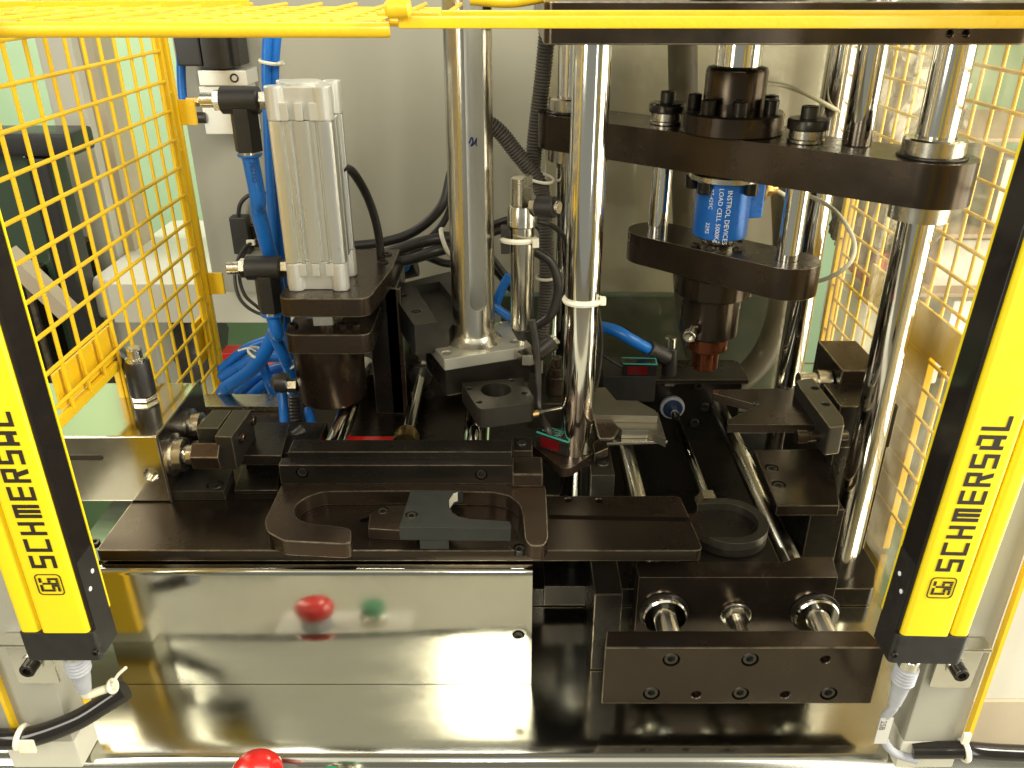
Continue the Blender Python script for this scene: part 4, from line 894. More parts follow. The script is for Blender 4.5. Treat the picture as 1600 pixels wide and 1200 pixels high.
MB().cyl(PY(838, 553, 0.975), PY(864, 533, 0.985), 0.0115, 28).build('grip', 'rubber', kn); MB().cyl(PY(864, 533, 0.985), PY(869, 529, 0.987), 0.0085, 20).build('end', 'bright_steel', kn)
MB().prism(hexpts(0.014), 0, 0.014, M=Matrix.Translation(PY(824, 565, 0.972))).build('nut', 'machined', kn, 0.001)
st = thing('hex_standoff', 'brown steel stud with a screw top behind the tied column', 'stud', PY(870, 610, 1.02))
MB().cyl(PY(869, 612, 1.02), PY(869, 585, 1.02), 0.0145, 28).cyl(PY(869, 585, 1.02), PY(869, 572, 1.02), 0.0125).cyl(PY(869, 572, 1.02), PY(870, 558, 1.02), 0.0075).build('stud', 'oxide_brown', st)
MB().box((0.02, 0.985, 0.20), (0.095, 1.08, 0.2395)).build('foot', 'oxide_dark', st, 0.0015)

# ------------------------------------------------------------------ cables and conduits in the middle
corr('corrugated_conduit', 'black corrugated conduit rising beside the rear left column', [PY(856, 40, 1.24), PY(848, 120, 1.24), PY(838, 200, 1.235), PY(832, 265, 1.23)], 0.0125, sub=20)
corr('corrugated_conduit', 'black corrugated conduit arching from behind the chute tube', [PY(752, 185, 1.2), PY(780, 205, 1.2), PY(808, 240, 1.2), PY(838, 278, 1.2), PY(846, 300, 1.2)], 0.0120, sub=14)
corr('corrugated_conduit', 'black corrugated conduit hanging behind the slim steel cylinder', [PY(846, 285, 1.2), PY(852, 350, 1.19), PY(854, 430, 1.18), PY(850, 500, 1.17), PY(842, 545, 1.17)], 0.0115, sub=18)
tt = thing('cable_tie', 'white cable tie joining the two corrugated conduits', 'cable tie', PY(842, 275, 1.2)); tie(tt, PY(842, 277, 1.205), (0.2, -0.1, 1), 0.022)
tt = thing('cable_tie', 'pale cable tie on the hanging conduit below the slim cylinder tie', 'cable tie', PY(850, 432, 1.18)); tie(tt, PY(852, 433, 1.18), (0.1, 0, 1), 0.0135)
bc = 'black cables'
tubething('black_cable', 'black cable curving down from the right side of the silver cylinder', 'cable', [PY(535, 262, 1.03), PY(552, 270, 1.05), PY(575, 310, 1.09), PY(590, 360, 1.11), PY(596, 420, 1.12), PY(598, 520, 1.13), PY(600, 600, 1.13)], 0.0058, 'rubber', bc)
for i, (pts, r, lb) in enumerate((
    ([PY(540, 385, 1.22), PY(600, 378, 1.22), PY(650, 360, 1.22), PY(690, 322, 1.22), PY(705, 270, 1.24)], 0.0072, 'black cable rising steeply behind the chute tube'),
    ([PY(590, 402, 1.18), PY(640, 384, 1.18), PY(690, 372, 1.18), PY(750, 366, 1.2), PY(800, 350, 1.22)], 0.0085, 'upper black cable of the tied pair behind the chute tube'),
    ([PY(592, 412, 1.17), PY(640, 405, 1.17), PY(690, 390, 1.17), PY(735, 382, 1.2), PY(775, 420, 1.22), PY(800, 450, 1.23)], 0.0085, 'lower black cable of the tied pair behind the chute tube'),
    ([PY(768, 402, 1.15), PY(790, 430, 1.15), PY(812, 455, 1.15)], 0.005, 'thin black cable between chute tube and slim cylinder'),
    ([PY(835, 392, 1.03), PY(862, 412, 1.03), PY(872, 450, 1.03), PY(862, 490, 1.03), PY(838, 510, 1.03)], 0.0062, 'black hose loop right of the slim steel cylinder'),
    ([PY(838, 345, 1.0), PY(862, 352, 1.02), PY(882, 372, 1.06), PY(886, 400, 1.1)], 0.0035, 'thin black lead from the slim cylinder elbow'),
    ([PY(832, 500, 0.965), PY(838, 540, 0.962), PY(841, 590, 0.955), PY(842, 640, 0.94), PY(856, 668, 0.90), PY(862, 684, 0.895)], 0.0042, 'black sensor lead running down to the photo sensor'),
    ([PY(934, 480, 0.93), PY(940, 530, 0.94), PY(935, 590, 0.95), PY(925, 620, 0.95)], 0.0022, 'thin dark lead hanging along the tied column'),
    ([PY(548, 392, 1.24), PY(600, 396, 1.24), PY(655, 398, 1.23), PY(700, 412, 1.22), PY(760, 408, 1.22)], 0.0062, 'black cable lying low behind the tied pair'),
    ([PY(604, 470, 1.20), PY(612, 430, 1.21), PY(640, 400, 1.22), PY(690, 352, 1.23), PY(712, 300, 1.24)], 0.0052, 'thin black cable climbing from the milled block'),
    ([PY(770, 350, 1.20), PY(800, 342, 1.20), PY(838, 352, 1.19), PY(858, 385, 1.18)], 0.0045, 'thin black cable crossing behind the slim steel cylinder'))):
    tubething('black_cable', lb, 'cable', pts, r, 'rubber', bc)
tt = thing('cable_tie', 'white cable tie round the black cables left of the chute tube', 'cable tie', PY(697, 375, 1.17)); tie(tt, PY(697, 378, 1.175), (1, 0, 0.35), 0.020, 0.006)
tubething('air_tube', 'blue tube rising between chute tube and slim cylinder', 'tube', [PY(796, 430, 1.08), PY(785, 450, 1.08), PY(772, 482, 1.08)], 0.0062, 'blue_tube', bt)
tubething('air_tube', 'short blue tube stub beside the slim steel cylinder', 'tube', [PY(770, 478, 1.07), PY(785, 488, 1.07), PY(800, 498, 1.07)], 0.0062, 'blue_tube', bt)
kf = thing('pipe_clip', 'black fitting with a pale blue cap behind the dark milled block', 'fitting', PY(640, 415, 1.22))
MB().cyl(PY(618, 420, 1.25), PY(650, 412, 1.25), 0.020, 28).build('body', 'black_plastic', kf); MB().cyl(PY(632, 416, 1.212), PY(632, 416, 1.226), 0.0085, 24).build('cap', 'blue_tube', kf)
MB().cyl(PY(618, 440, 1.25), PY(612, 425, 1.25), 0.012).build('leg', 'black_plastic', kf)

# ================================================================== YELLOW MESH GUARDS
def rod(a, b, r=0.0024, n=8): return MB().tube([a, b], r, n, 1, smooth=False)
def mesh_guard(label, X, Ys, Zs, y0, y1, z0, z1, side, yf=0.0, zf=0.0):
    g = thing('mesh_guard', label, 'guard', (X, (y0 + y1) / 2, z0), 'side mesh guards')
    for i, y in enumerate(Ys): rod((X, y, zf if y < yf else z0), (X, y, z1)).build('upright_wire', 'yellow', g)
    for z in Zs: rod((X + side * 0.0036, yf if z < zf else y0, z), (X + side * 0.0036, y1, z)).build('cross_wire', 'yellow', g)
    # rear post: two flats with a gap between
    MB().box((X - 0.006, y1 + 0.001, z0 - 0.02), (X + 0.006, y1 + 0.008, z1)).build('frame_bar', 'yellow', g, 0.0008)
    MB().box((X - 0.007, y1 + 0.020, z0 - 0.02), (X + 0.007, y1 + 0.032, z1)).build('rear_post', 'yellow', g, 0.0015)
    for z in [z0 + 0.08 * k for k in range(9)]: MB().box((X - 0.004, y1 + 0.0082, z), (X + 0.004, y1 + 0.0198, z + 0.004)).build('spacer', 'yellow', g)
    return g
lx = -0.486
lg = mesh_guard('left yellow wire mesh guard', lx, [1.211 - 0.040 * k for k in range(15)], [0.702 - 0.0395 * k for k in range(17)], 0.62, 1.216, 0.045, 0.715, 1, 0.93, 0.325)
MB().box((lx - 0.006, 0.62, 0.718), (lx + 0.006, 1.25, 0.730)).build('top_bar', 'yellow', lg, 0.002)
MB().box((lx - 0.007, 0.60, 0.317), (lx + 0.0, 0.93, 0.329)).build('middle_bar', 'yellow', lg, 0.002)
MB().box((lx - 0.010, 0.80, 0.3292), (lx - 0.0062, 0.94, 0.372)).build('joint_plate', 'yellow', lg, 0.001)
MB().box((lx - 0.010, 0.928, 0.06), (lx - 0.0025, 0.942, 0.317)).build('middle_post', 'yellow', lg, 0.0015)
MB().box((lx - 0.012, 1.19, 0.20), (lx - 0.0065, 1.245, 0.27)).build('hinge_plate', 'yellow', lg, 0.001)
for z in (0.30, 0.56): MB().box((lx + 0.0072, 1.242, z), (lx + 0.030, 1.247, z + 0.035)).build('fixing_tab', 'yellow', lg, 0.001)
rx = 0.545
rg = mesh_guard('right yellow wire mesh guard', rx, [1.300 - 0.040 * k for k in range(17)], [0.702 - 0.0395 * k for k in range(17)], 0.64, 1.305, 0.045, 0.715, -1)
MB().box((rx - 0.006, 0.62, 0.718), (rx + 0.006, 1.34, 0.730)).build('top_bar', 'yellow', rg, 0.002)
MB().box((rx - 0.004, 0.975, 0.005), (rx + 0.006, 1.050, 0.335)).build('middle_post', 'yellow', rg, 0.0015)
MB().box((rx - 0.010, 0.86, 0.318), (rx - 0.0058, 1.18, 0.372)).build('joint_plate', 'yellow', rg, 0.001)
MB().box((-0.535, 0.646, 0.03), (-0.462, 0.660, 0.71)).build('added_front_bar', 'yellow', lg, 0.0015)  # added bar hidden by the cream post, gives the steel box golden reflections
MB().box((0.475, 0.646, 0.345), (0.535, 0.660, 0.71)).build('added_front_bar', 'yellow', rg, 0.0015)  # matching added bar behind the right cream post
ls = MB().box((-0.470, 0.975, 0.03), (-0.440, 1.25, 0.05)).build('floor_strip', 'yellow', None, 0.001); tag(ls, 'yellow flat bar on the table along the left mesh guard', 'bar')

# ------------------------------------------------------------------ yellow guard lid across the top
tz = Za(47, 0.62)
lid = thing('top_guard', 'left yellow wire mesh lid with its thick front tube', 'guard', (-0.25, 0.62, 0.72), 'guard lids')
zl = Za(46, 0.62)
MB().tube([(-0.50, 0.62, zl), (Xa(600, 46, 0.62), 0.62, zl - 0.0002), (Xa(609, 46, 0.62), 0.6205, zl)], 0.0052, 20, 3, smooth=False).build('front_tube', 'yellow', lid)
for k in range(7): rod((-0.52, 0.655 + 0.040 * k, zl + 0.0035 + 0.0002 * k), (Xa(690, 20, 0.655 + 0.04 * k), 0.655 + 0.040 * k, zl + 0.002), 0.0022).build('cross_wire', 'yellow', lid)
for k in range(13): rod((-0.485 + 0.036 * k, 0.625, zl + 0.004), (-0.485 + 0.036 * k, 0.94, zl + 0.0055), 0.0021).build('depth_wire', 'yellow', lid)
MB().box((-0.52, 0.636, zl + 0.0005), (Xa(585, 20, 0.64), 0.648, zl + 0.0045)).build('inner_flat', 'yellow', lid, 0.001)
MB().box((-0.60, 0.90, zl + 0.001), (-0.26, 0.915, zl + 0.011), Matrix.Translation((-0.26, 0.9, 0)) @ Matrix.Rotation(rad(14), 4, 'Z') @ Matrix.Translation((0.26, -0.9, 0))).build('hinged_flat', 'yellow', lid, 0.001)
lid2 = thing('top_guard', 'right yellow guard frame of two bars joined by short wire stubs', 'guard', (0.2, 0.62, 0.72), 'guard lids')
zr = Za(34, 0.62)
MB().box((Xa(622, 40, 0.615), 0.615, Za(45, 0.615)), (0.46, 0.622, Za(25, 0.615))).build('front_bar', 'yellow', lid2, 0.0018)
MB().box((Xa(690, 22, 0.652), 0.650, Za(27, 0.65)), (0.50, 0.655, Za(16, 0.65))).build('rear_bar', 'yellow', lid2, 0.0012)
for k in range(16): x_ = Xa(655 + 72 * k, 30, 0.635); rod((x_, 0.6215, zr - 0.002), (x_ + 0.006, 0.6505, zr - 0.001), 0.0021).build('wire_stub', 'yellow', lid2)
kn2 = thing('hinge_knob', 'rounded yellow hinge knob on the guard lid joint', 'knob', PY(622, 14, 0.615))
MB().cyl(PY(602, 14, 0.612), PY(642, 12, 0.612), 0.0062, 24, 0.002).build('barrel', 'yellow', kn2)
MB().prism(rounded([(Xa(585, 20, 0.62), 0.626), (Xa(688, 20, 0.62), 0.626), (Xa(676, 20, 0.62), 0.646), (Xa(590, 20, 0.62), 0.646)], 0.002), Za(25, 0.62), Za(20, 0.62)).build('leaf', 'yellow', kn2, 0.0006)
b_ = MB().tube([PY(735, -2, 0.9), PY(800, 2, 0.9), PY(870, -10, 0.9)], 0.006, 14).build('guard_hoop', 'yellow'); tag(b_, 'yellow bent guard bar at the top edge behind the frame', 'bar')

# ================================================================== LIGHT CURTAINS
LET = {'S': ['#####', '#....', '#####', '....#', '#####'], 'C': ['#####', '#....', '#....', '#....', '#####'], 'H': ['#...#', '#...#', '#####', '#...#', '#...#'],
       'M': ['#####', '#.#.#', '#.#.#', '#.#.#', '#.#.#'], 'E': ['#####', '#....', '#####', '#....', '#####'], 'R': ['#####', '#...#', '#####', '#....', '#....'],
       'A': ['.####', '#...#', '#...#', '#####', '#...#'], 'L': ['#....', '#....', '#....', '#....', '#####']}
def block_word(word, cw, chh, sw):
    """angular lettering of even stroke width: x along the word, y up the letter"""
    V = []; Fc = []; x = 0; xs = [0, sw, cw / 2 - sw / 2, cw / 2 + sw / 2, cw - sw, cw]; ys = [chh, chh - sw, chh / 2 + sw / 2, chh / 2 - sw / 2, sw, 0]
    for c in word:
        for r, row in enumerate(LET[c]):
            for k, h in enumerate(row):
                if h == '#':
                    o = len(V); V += [(x + xs[k], ys[r + 1]), (x + xs[k + 1], ys[r + 1]), (x + xs[k + 1], ys[r]), (x + xs[k], ys[r])]; Fc.append((o, o + 1, o + 2, o + 3))
        if c == 'R':
            o = len(V); y3 = chh / 2 - sw / 2; V += [(x + cw - sw * 1.25, 0), (x + cw, 0), (x + cw * 0.42 + sw * 1.25, y3), (x + cw * 0.42, y3)]; Fc.append((o, o + 1, o + 2, o + 3))
        x += cw * 1.30
    return V, Fc
def curtain(label, xin, xg, xout, s, zb, mirror):
    """s = +1: the dark optics look to +X (left unit)"""
    c = thing('light_curtain', label, 'light curtain', ((xin + xout) / 2, 0.59, zb), 'light curtains')
    zt = 0.86
    a, b = sorted((xin, xg))
    MB().prism(rounded([(a, 0.570), (b, 0.570), (b, 0.604), (a, 0.604)], [0.004, 0.004, 0.001, 0.001]), zb, zt).build('letter_face', 'yellow_bright', c)
    face_ = bpy.data.objects[[o.name for o in bpy.data.objects if o.parent == c and o.name.startswith('letter_face')][0]]
    a, b = sorted((xg - s * 0.0025, xout))
    MB().prism(rounded([(a, 0.571), (b, 0.571), (b, 0.604), (a, 0.604)], [0.005, 0.005, 0.001, 0.001]), zb, zt).build('outer_lobe', 'yellow_bright', c)
    a, b = sorted((xg + s * 0.004, xg - s * 0.006))
    MB().box((a, 0.5755, zb), (b, 0.6035, zt)).build('groove', 'yellow', c)
    a, b = sorted((xin + s * 0.0002, xin + s * 0.0035))
    MB().box((a, 0.574, zb + 0.0005), (b, 0.604, zt)).build('optics_window', 'black_gloss', c, 0.0006)
    a, b = sorted((xin + s * 0.0002, xin + s * 0.0040))
    MB().box((a, 0.6042, zb + 0.0005), (b, 0.6065, zt)).build('rim', 'yellow_bright', c)
    a, b = sorted((xin + s * 0.0045, xout - s * 0.001))
    MB().prism(rounded([(a, 0.5695), (b, 0.5695), (b, 0.6045), (a, 0.6045)], [0.005, 0.006, 0.001, 0.001]), zb - 0.033, zb - 0.0003).build('end_cap', 'black_plastic', c, 0.0012)
    a, b = sorted((xin + s * 0.0036, xin + s * 0.0044))
    sp_ = MB().box((a, 0.575, zb - 0.03), (b, 0.603, zb + 0.075)).build('status_plate', 'black_plastic', c)
    for k in range(2): MB().cyl((xin + s * 0.0040, 0.583 + 0.010 * k, zb + 0.040 + 0.012 * k), (xin + s * 0.0052, 0.583 + 0.010 * k, zb + 0.040 + 0.012 * k), 0.0022, 16).build('status_lamp', 'print_white', sp_)
    # word and emblem, reading upwards
    x0 = (xin + xg) / 2
    V, Fc = block_word('SCHMERSAL', 0.0135, 0.0225, 0.0036)
    Zb = zb + 0.074; ht = 0.0225
    MB().add([(x0 + 0.0005 + ht / 2 - v, 0.5696, Zb + u) for u, v in V], [tuple(reversed(f)) for f in Fc]).build('lettering', 'print_black', face_)
    ex, ez = x0, zb + 0.056
    em = MB(); o_ = rrect(-0.0115, -0.0115, 0.0115, 0.0115, 0.004); i_ = rrect(-0.0106, -0.0106, 0.0106, 0.0106, 0.0034)
    Mr = Matrix.Translation((ex, 0.5697, ez)) @ Matrix.Rotation(rad(90), 4, 'X')
    em.prism(o_, 0, 0.0003, [i_], Mr).build('emblem_frame', 'print_black', face_)
    e2 = MB()
    for x_a, y_a, x_b, y_b in ((-0.0075, 0.0060, 0.0, 0.0085), (-0.0075, -0.0040, -0.0052, 0.0058), (-0.0050, -0.0040, 0.0, -0.0016), (-0.0022, -0.0085, 0.0, -0.0042), (-0.0075, -0.0085, -0.0024, -0.0062),
                              (0.0024, 0.0060, 0.0075, 0.0085), (0.0002, -0.0016, 0.0022, 0.0058), (0.0002, -0.0085, 0.0022, -0.0018), (0.0024, -0.0016, 0.0050, 0.0008), (0.0052, -0.0085, 0.0075, 0.0008), (0.0024, -0.0085, 0.0050, -0.0062)):
        # emblem turned a quarter like the word
        e2.add([Mr @ Vector((-y_, x_, 0.0004)) for x_, y_ in ((x_a, y_a), (x_b, y_a), (x_b, y_b), (x_a, y_b))], [(0, 1, 2, 3)])
    e2.build('emblem', 'print_black', face_)
    # L bracket and bolt to the post
    a, b = sorted((xout + s * 0.004, xout - s * 0.042))
    MB().box((a, 0.590, zb - 0.0375), (b, 0.606, zb - 0.0335)).build('bracket_arm', 'bright_steel', c, 0.0008)
    a, b = sorted((xout - s * 0.001, xout - s * 0.042))
    MB().prism(rounded([(a, zb - 0.095), (b, zb - 0.095), (b, zb - 0.038), (a, zb - 0.038)], 0.004), 0, 0.003, M=Matrix.Translation((0, 0.604, 0)) @ Matrix.Rotation(rad(90), 4, 'X')).build('bracket_plate', 'bright_steel', c, 0.0006)
    bc_ = ((a + b) / 2, 0.6008, zb - 0.068)
    MB().lathe([(0.0105, 0), (0.0105, 0.002)], bc_, (0, -1, 0), 28).build('washer', 'bright_steel', c)
    screw(c, (bc_[0], bc_[1] - 0.002, bc_[2]), (0, -1, 0), 0.0075, 'oxide_dark', 1.2)
    screw(c, (xin + s * 0.002, 0.5693, zb - 0.022), (0, -1, 0), 0.003, 'oxide_dark', 0.8)
    return c
lcA = curtain('left yellow light curtain with black end cap', -0.383, -0.4255, -0.446, 1, 0.224, False)
lcB = curtain('right yellow light curtain with black end cap', 0.353, 0.3965, 0.4155, -1, 0.220, True)
lcB.rotation_euler = (0, rad(1.8), 0)
# painted posts they are fixed to
for x0_, x1_, lb in ((-0.530, -0.458, 'cream painted post behind the left light curtain'), (0.409, 0.468, 'cream painted post behind the right light curtain')):
    t = thing('guard_post', lb, 'post', ((x0_ + x1_) / 2, 0.625, 0), 'guard posts')
    MB().box((x0_, 0.6072, 0.040), (x1_, 0.640, 0.86)).build('post', 'cream', t, 0.002)
    e = x0_ - 0.004 if x0_ < 0 else x1_ + 0.0002
    ex0 = -0.512 if x0_ < 0 else 0.4685
    MB().box((ex0, 0.600, 0.03), (ex0 + 0.004, 0.6070, 0.86)).build('yellow_edge', 'yellow', t)
    MB().box((x0_ - 0.001, 0.6072, 0.0006), (x1_ + 0.001, 0.645, 0.0398)).build('foot', 'cream_light', t, 0.002)
sh_ = thing('side_sheet', 'pale painted sheet at the far right beside the cream post', 'sheet', (0.62, 0.64, 0))
sho = MB().box((0.474, 0.632, 0.075), (0.80, 0.636, 0.34)).build('upper_sheet', 'cream_light', sh_); sho2 = MB().box((0.474, 0.628, 0.001), (0.80, 0.634, 0.0745)).build('lower_sheet', 'beige', sh_)
# connectors and leads
k = thing('curtain_connector', 'grey plug and pale lead below the left light curtain', 'plug', PY(125, 1040, 0.588))
q0, q1 = PY(118, 1024, 0.586), PY(133, 1078, 0.590); ax = (q1 - q0).normalized()
MB().cyl(q0 - ax * 0.010, q0, 0.0095, 24).build('thread', 'bright_steel', k)
rib = [(0.0085, 0), (0.0112, 0.002)] + [(0.0112 if i % 2 else 0.0104, 0.004 + 0.0022 * i) for i in range(8)] + [(0.0085, 0.026), (0.0080, 0.034), (0.006, (q1 - q0).length)]
MB().lathe(rib, q0, ax, 24).build('plug_body', 'grey_plastic', k)
MB().tube([q1, q1 + ax * 0.008, PY(155, 1080, 0.597), PY(180, 1072, 0.605)], 0.0042, 12).build('lead', 'ivory_cable', k)
tie(k, PY(176, 1072, 0.603), (1, 0, 0.3), 0.0062); MB().tube([PY(176, 1070, 0.600), PY(184, 1055, 0.602), PY(197, 1043, 0.604)], 0.0016, 6).build('tie_tail', 'nylon', k)
tubething('cable_sleeve', 'black sleeved cable bundle at the bottom left corner', 'cable', [PY(196, 1078, 0.62), PY(165, 1098, 0.612), PY(118, 1126, 0.602), PY(60, 1148, 0.592), PY(10, 1155, 0.588), PY(-60, 1150, 0.585)], 0.0105, 'black_gloss')
tt = thing('cable_tie', 'white cable tie with pale tail at the bottom left corner', 'cable tie', PY(35, 1150, 0.59)); tie(tt, PY(34, 1152, 0.590), (1, 0, -0.15), 0.0118, 0.005)
MB().box(PY(30, 1178, 0.578), PY(50, 1160, 0.578) + Vector((0, 0.004, 0))).build('tie_head', 'nylon', tt, 0.0015)
k = thing('curtain_connector', 'grey plug and lead with a marker tag below the right light curtain', 'plug', PY(1405, 1060, 0.588))
q0, q1 = PY(1418, 1040, 0.586), PY(1398, 1098, 0.590); ax = (q1 - q0).normalized()
MB().cyl(q0 - ax * 0.012, q0, 0.0095, 24).build('thread', 'bright_steel', k)
MB().lathe(rib[:-1] + [(0.006, (q1 - q0).length)], q0, ax, 24).build('plug_body', 'grey_plastic', k)
MB().tube([q1, q1 + ax * 0.008, PY(1381, 1125, 0.598), PY(1381, 1155, 0.604), PY(1398, 1176, 0.606), PY(1432, 1187, 0.604)], 0.0045, 12).build('lead', 'grey_plastic', k)
mt = MB().box(fbox(1371, 1122, 1391, 1162, 0.5915, 0.0006)[0], fbox(1371, 1122, 1391, 1162, 0.5915, 0.0006)[1]).build('marker_tag', 'card', k)
vs_, fs_ = text_mesh('25B', 0.0085); pm = PY(1377, 1126, 0.591)
MB().add([pm + Vector((v.y, -0.0003, -v.x)) + Vector((0.0, 0, 0)) for v in vs_], fs_).build('lettering', 'print_black', k)
tubething('cable_sleeve', 'black sleeved cable bundle at the bottom right corner', 'cable', [PY(1425, 1172, 0.606), PY(1470, 1172, 0.602), PY(1510, 1172, 0.598), PY(1560, 1176, 0.596), PY(1660, 1180, 0.594)], 0.0088, 'black_gloss')
tt = thing('cable_tie', 'white cable tie on the bundle at the bottom right corner', 'cable tie', PY(1508, 1168, 0.598)); tie(tt, PY(1506, 1172, 0.598), (1, 0, 0.1), 0.0105, 0.005)
MB().box(PY(1502, 1164, 0.588), PY(1520, 1148, 0.588) + Vector((0, 0.004, 0))).build('tie_head', 'nylon', tt, 0.0015)

# ================================================================== BACKGROUND BEHIND THE MACHINE
bkp = thing('back_panel', 'cream painted cabinet door closing the back of the machine', 'cabinet', (0, 1.42, 0.245))
MB().prism(rounded([(-0.532, 0.245), (0.50, 0.245), (0.50, 1.6), (-0.532, 1.6)], [0.015, 0.004, 0.01, 0.01]), 0, 0.03, M=Matrix.Translation((0, 1.43, 0)) @ Matrix.Rotation(rad(90), 4, 'X')).build('door', 'cream', bkp, 0.003)
bm_ = MB().box((-0.75, 1.45, Za(505, 1.45)), (0.30, 1.55, 0.2435)).build('cross_beam', 'cream_light', None, 0.004); tag(bm_, 'pale painted beam running below the back panel', 'beam')
# solenoid valve on the panel
sv = thing('solenoid_valve', 'black solenoid valve on a milled block at the upper left', 'valve', PY(335, 150, 1.33))
a_, b_ = fbox(272, 40, 312, 104, 1.33, 0.06); MB().box(a_, b_).build('coil', 'black_plastic', sv, 0.004)
a_, b_ = fbox(313, 40, 356, 108, 1.325, 0.06); MB().box(a_, b_).build('coil', 'black_plastic', sv, 0.003)
a_, b_ = fbox(357, 40, 372, 104, 1.335, 0.05); MB().box(a_, b_).build('cap', 'black_plastic', sv, 0.003)
a_, b_ = fbox(310, 110, 386, 134, 1.335, 0.06); MB().box(a_, b_).build('manifold', 'aluminium_cast', sv, 0.0015)
a_, b_ = fbox(316, 135, 390, 210, 1.345, 0.05); MB().box(a_, b_).build('valve_body', 'aluminium_cast', sv, 0.0015)
MB().torus(PY(366, 122, 1.334), (0, -1, 0), 0.0055, 0.0013, 20, 6).build('port_ring', 'rubber', sv)
MB().cyl(PY(312, 159, 1.35), PY(292, 159, 1.35), 0.0075, 6, 0.0006).build('silencer', 'brass', sv)
MB().cyl(PY(322, 184, 1.345), PY(300, 184, 1.345), 0.0085, 20).build('elbow', 'black_plastic', sv)
rs = thing('proximity_switch', 'black switch on a bracket at the left of the back panel', 'switch', PY(378, 365, 1.4))
MB().box(*fbox(361, 340, 388, 398, 1.37, 0.025)).build('body', 'black_plastic', rs, 0.003); MB().box(*fbox(385, 352, 412, 388, 1.385, 0.012)).build('bracket', 'oxide_dark', rs, 0.002)
MB().tube([PY(372, 340, 1.38), PY(376, 318, 1.38), PY(392, 304, 1.38), PY(420, 302, 1.37)], 0.0035, 10).build('lead', 'rubber', rs)
MB().tube([PY(402, 375, 1.22), PY(380, 390, 1.2), PY(367, 425, 1.18), PY(374, 465, 1.16), PY(400, 488, 1.14), PY(440, 497, 1.13)], 0.0026, 10).build('loop_lead', 'rubber', rs)
MB().tube([PY(408, 370, 1.23), PY(386, 388, 1.21), PY(374, 425, 1.19), PY(382, 460, 1.17), PY(405, 482, 1.15)], 0.0026, 10).build('second_loop_lead', 'rubber', rs)
MB().box(PY(385, 384, 1.21), PY(397, 376, 1.21) + Vector((0, 0.006, 0))).build('marker', 'nylon', rs, 0.001)
# what stands beyond the left mesh
tw = thing('frame_tower', 'pale steel tower of the next machine behind the left mesh', 'frame', (-1.1, 1.9, -1.2))
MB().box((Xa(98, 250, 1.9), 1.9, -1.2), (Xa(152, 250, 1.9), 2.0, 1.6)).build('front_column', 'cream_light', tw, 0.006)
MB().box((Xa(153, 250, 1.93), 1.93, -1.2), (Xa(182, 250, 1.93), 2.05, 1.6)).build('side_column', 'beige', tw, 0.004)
nb_ = thing('machine_bed', 'pale rounded machine bed behind the left mesh', 'bed', (-0.9, 1.7, -0.2))
a_, b_ = fbox(140, 438, 345, 500, 1.72, 0.5); MB().box(a_, (b_[0], b_[1], b_[2])).build('bed', 'cream_light', nb_, 0.02, 4)
MB().box(*fbox(205, 424, 345, 436, 2.15, 0.05)).build('rear_ledge', 'cream_light', nb_, 0.006)
MB().box((Xa(165, 540, 1.75), 1.75, -1.2), (Xa(245, 540, 1.75), 1.9, a_[2] + 0.01)).build('leg', 'cream', nb_, 0.006)
scn = thing('dark_cabinet', 'dark glazed cabinet with a black frame at the far left', 'cabinet', (-1.3, 1.62, -0.4))
a_, b_ = fbox(-260, 240, 92, 640, 1.70, 0.04); MB().box(a_, b_).build('glass', 'green_glass', scn, 0.01)
a_, b_ = fbox(-270, 208, 112, 246, 1.66, 0.10); MB().box(a_, b_).build('top_rail', 'black_plastic', scn, 0.01)
a_, b_ = fbox(88, 247, 120, 640, 1.66, 0.08); MB().box(a_, b_).build('side_rail', 'black_plastic', scn, 0.01)
pnl = thing('leaning_board', 'pale board leaning below the dark cabinet', 'board', PY(60, 440, 1.5))
MB().tube([PY(10, 395, 1.5), PY(110, 490, 1.5)], 0.022, 4, 1, smooth=False).build('board', 'beige', pnl)
drk = thing('dark_bin', 'black bin standing on the floor behind the left mesh', 'bin', PY(70, 560, 1.6)); MB().box(*fbox(-60, 430, 70, 640, 1.62, 0.3)).build('body', 'oxide_dark', drk, 0.01)
bag = thing('black_bag', 'black sack on the floor under the pale machine bed', 'bag', PY(285, 555, 1.95))
ms = MB().lathe([(0.05, 0), (0.11, 0.03), (0.13, 0.12), (0.10, 0.2), (0.04, 0.25)], PY(285, 590, 1.95), n=18)
ms.v = [v + Vector((random.uniform(-.012, .012), random.uniform(-.012, .012), random.uniform(-.012, .012))) for v in ms.v]; ms.build('sack', 'rubber', bag)
low = MB().box((-2.6, 2.6, -1.2), (0.60, 2.66, Za(430, 2.6))).build('wainscot', 'green_low'); structure(low)
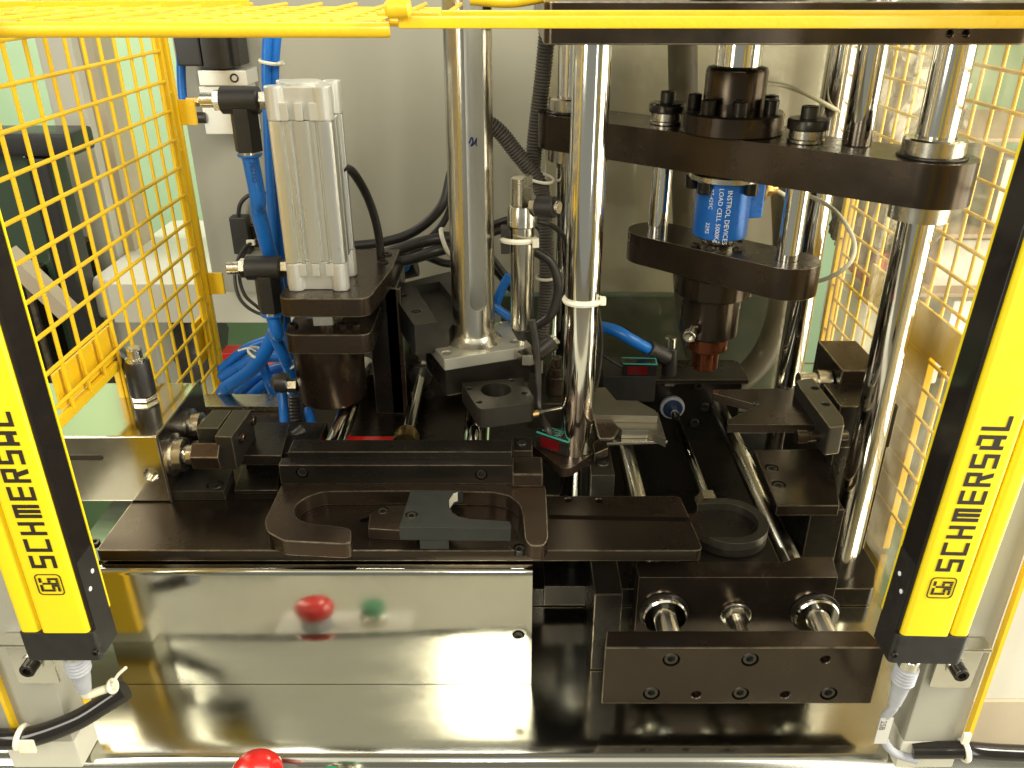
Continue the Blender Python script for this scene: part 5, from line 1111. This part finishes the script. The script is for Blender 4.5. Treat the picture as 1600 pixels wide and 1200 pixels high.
# what stands beyond the right mesh
shf = thing('shelf_rack', 'shelf rack with brown boards behind the right mesh', 'shelf', (1.4, 1.9, -1.2))
for yy in (216, 366, 458): MB().box((0.86, 1.75, Za(yy + 7, 1.75)), (2.3, 2.15, Za(yy, 1.75))).build('shelf_board', 'board', shf, 0.003)
for x_ in (0.86, 1.6): MB().box((x_, 1.74, -1.2), (x_ + 0.035, 1.775, 1.3)).build('rack_post', 'cream_light', shf, 0.003)
for i, (x0_, y0_, x1_, y1_, Yq, m_, lb) in enumerate(((1462, 375, 1552, 457, 1.80, 'card', 'white carton on the middle shelf behind the right mesh'), (1478, 470, 1540, 575, 1.80, 'print_white', 'white sheet stack under the shelf behind the right mesh'),
        (1370, 395, 1410, 457, 1.78, 'red_plastic', 'red case on the shelf behind the front right column'), (1560, 250, 1590, 350, 1.78, 'card', 'tall pale carton at the right end of the shelf'),
        (1420, 540, 1470, 600, 1.78, 'card', 'pale carton low behind the right mesh'), (1330, 470, 1420, 560, 1.85, 'cream_light', 'pale machine cover behind the rear right column'))):
    t = thing('stored_box', lb, 'box', PY((x0_ + x1_) / 2, y1_, Yq)); a_, b_ = fbox(x0_, y0_, x1_, y1_, Yq, 0.2); MB().box(a_, b_).build('box', m_, t, 0.006)
for i, (px, py, rr) in enumerate(((1388, 160, 0.13), (1425, 300, 0.12), (1372, 330, 0.11), (1440, 190, 0.11))):
    c = PY(px, py, 1.72 + 0.06 * i); bmx = bmesh.new(); bmesh.ops.create_icosphere(bmx, subdivisions=4, radius=rr)
    for v in bmx.verts:
        d = v.co.normalized(); k_ = 1 + 0.16 * math.sin(9 * d.x + i) * math.sin(7 * d.z + 2 * i) + 0.07 * math.sin(23 * d.y + 17 * d.z)
        v.co = Vector((d.x * 0.9, d.y * 0.5, d.z * 1.1)) * rr * k_
    mb = MB(); bmx.verts.index_update(); mb.v = [v.co + c for v in bmx.verts]; mb.f = [tuple(v.index for v in f.verts) for f in bmx.faces]; bmx.free()
    tag(mb.build('plastic_bag', 'bag'), ('upper left', 'lower right', 'lower left', 'upper right')[i] + ' wrinkled dark plastic bag on the rack behind the right mesh', 'bag', 'plastic bags on the rack')
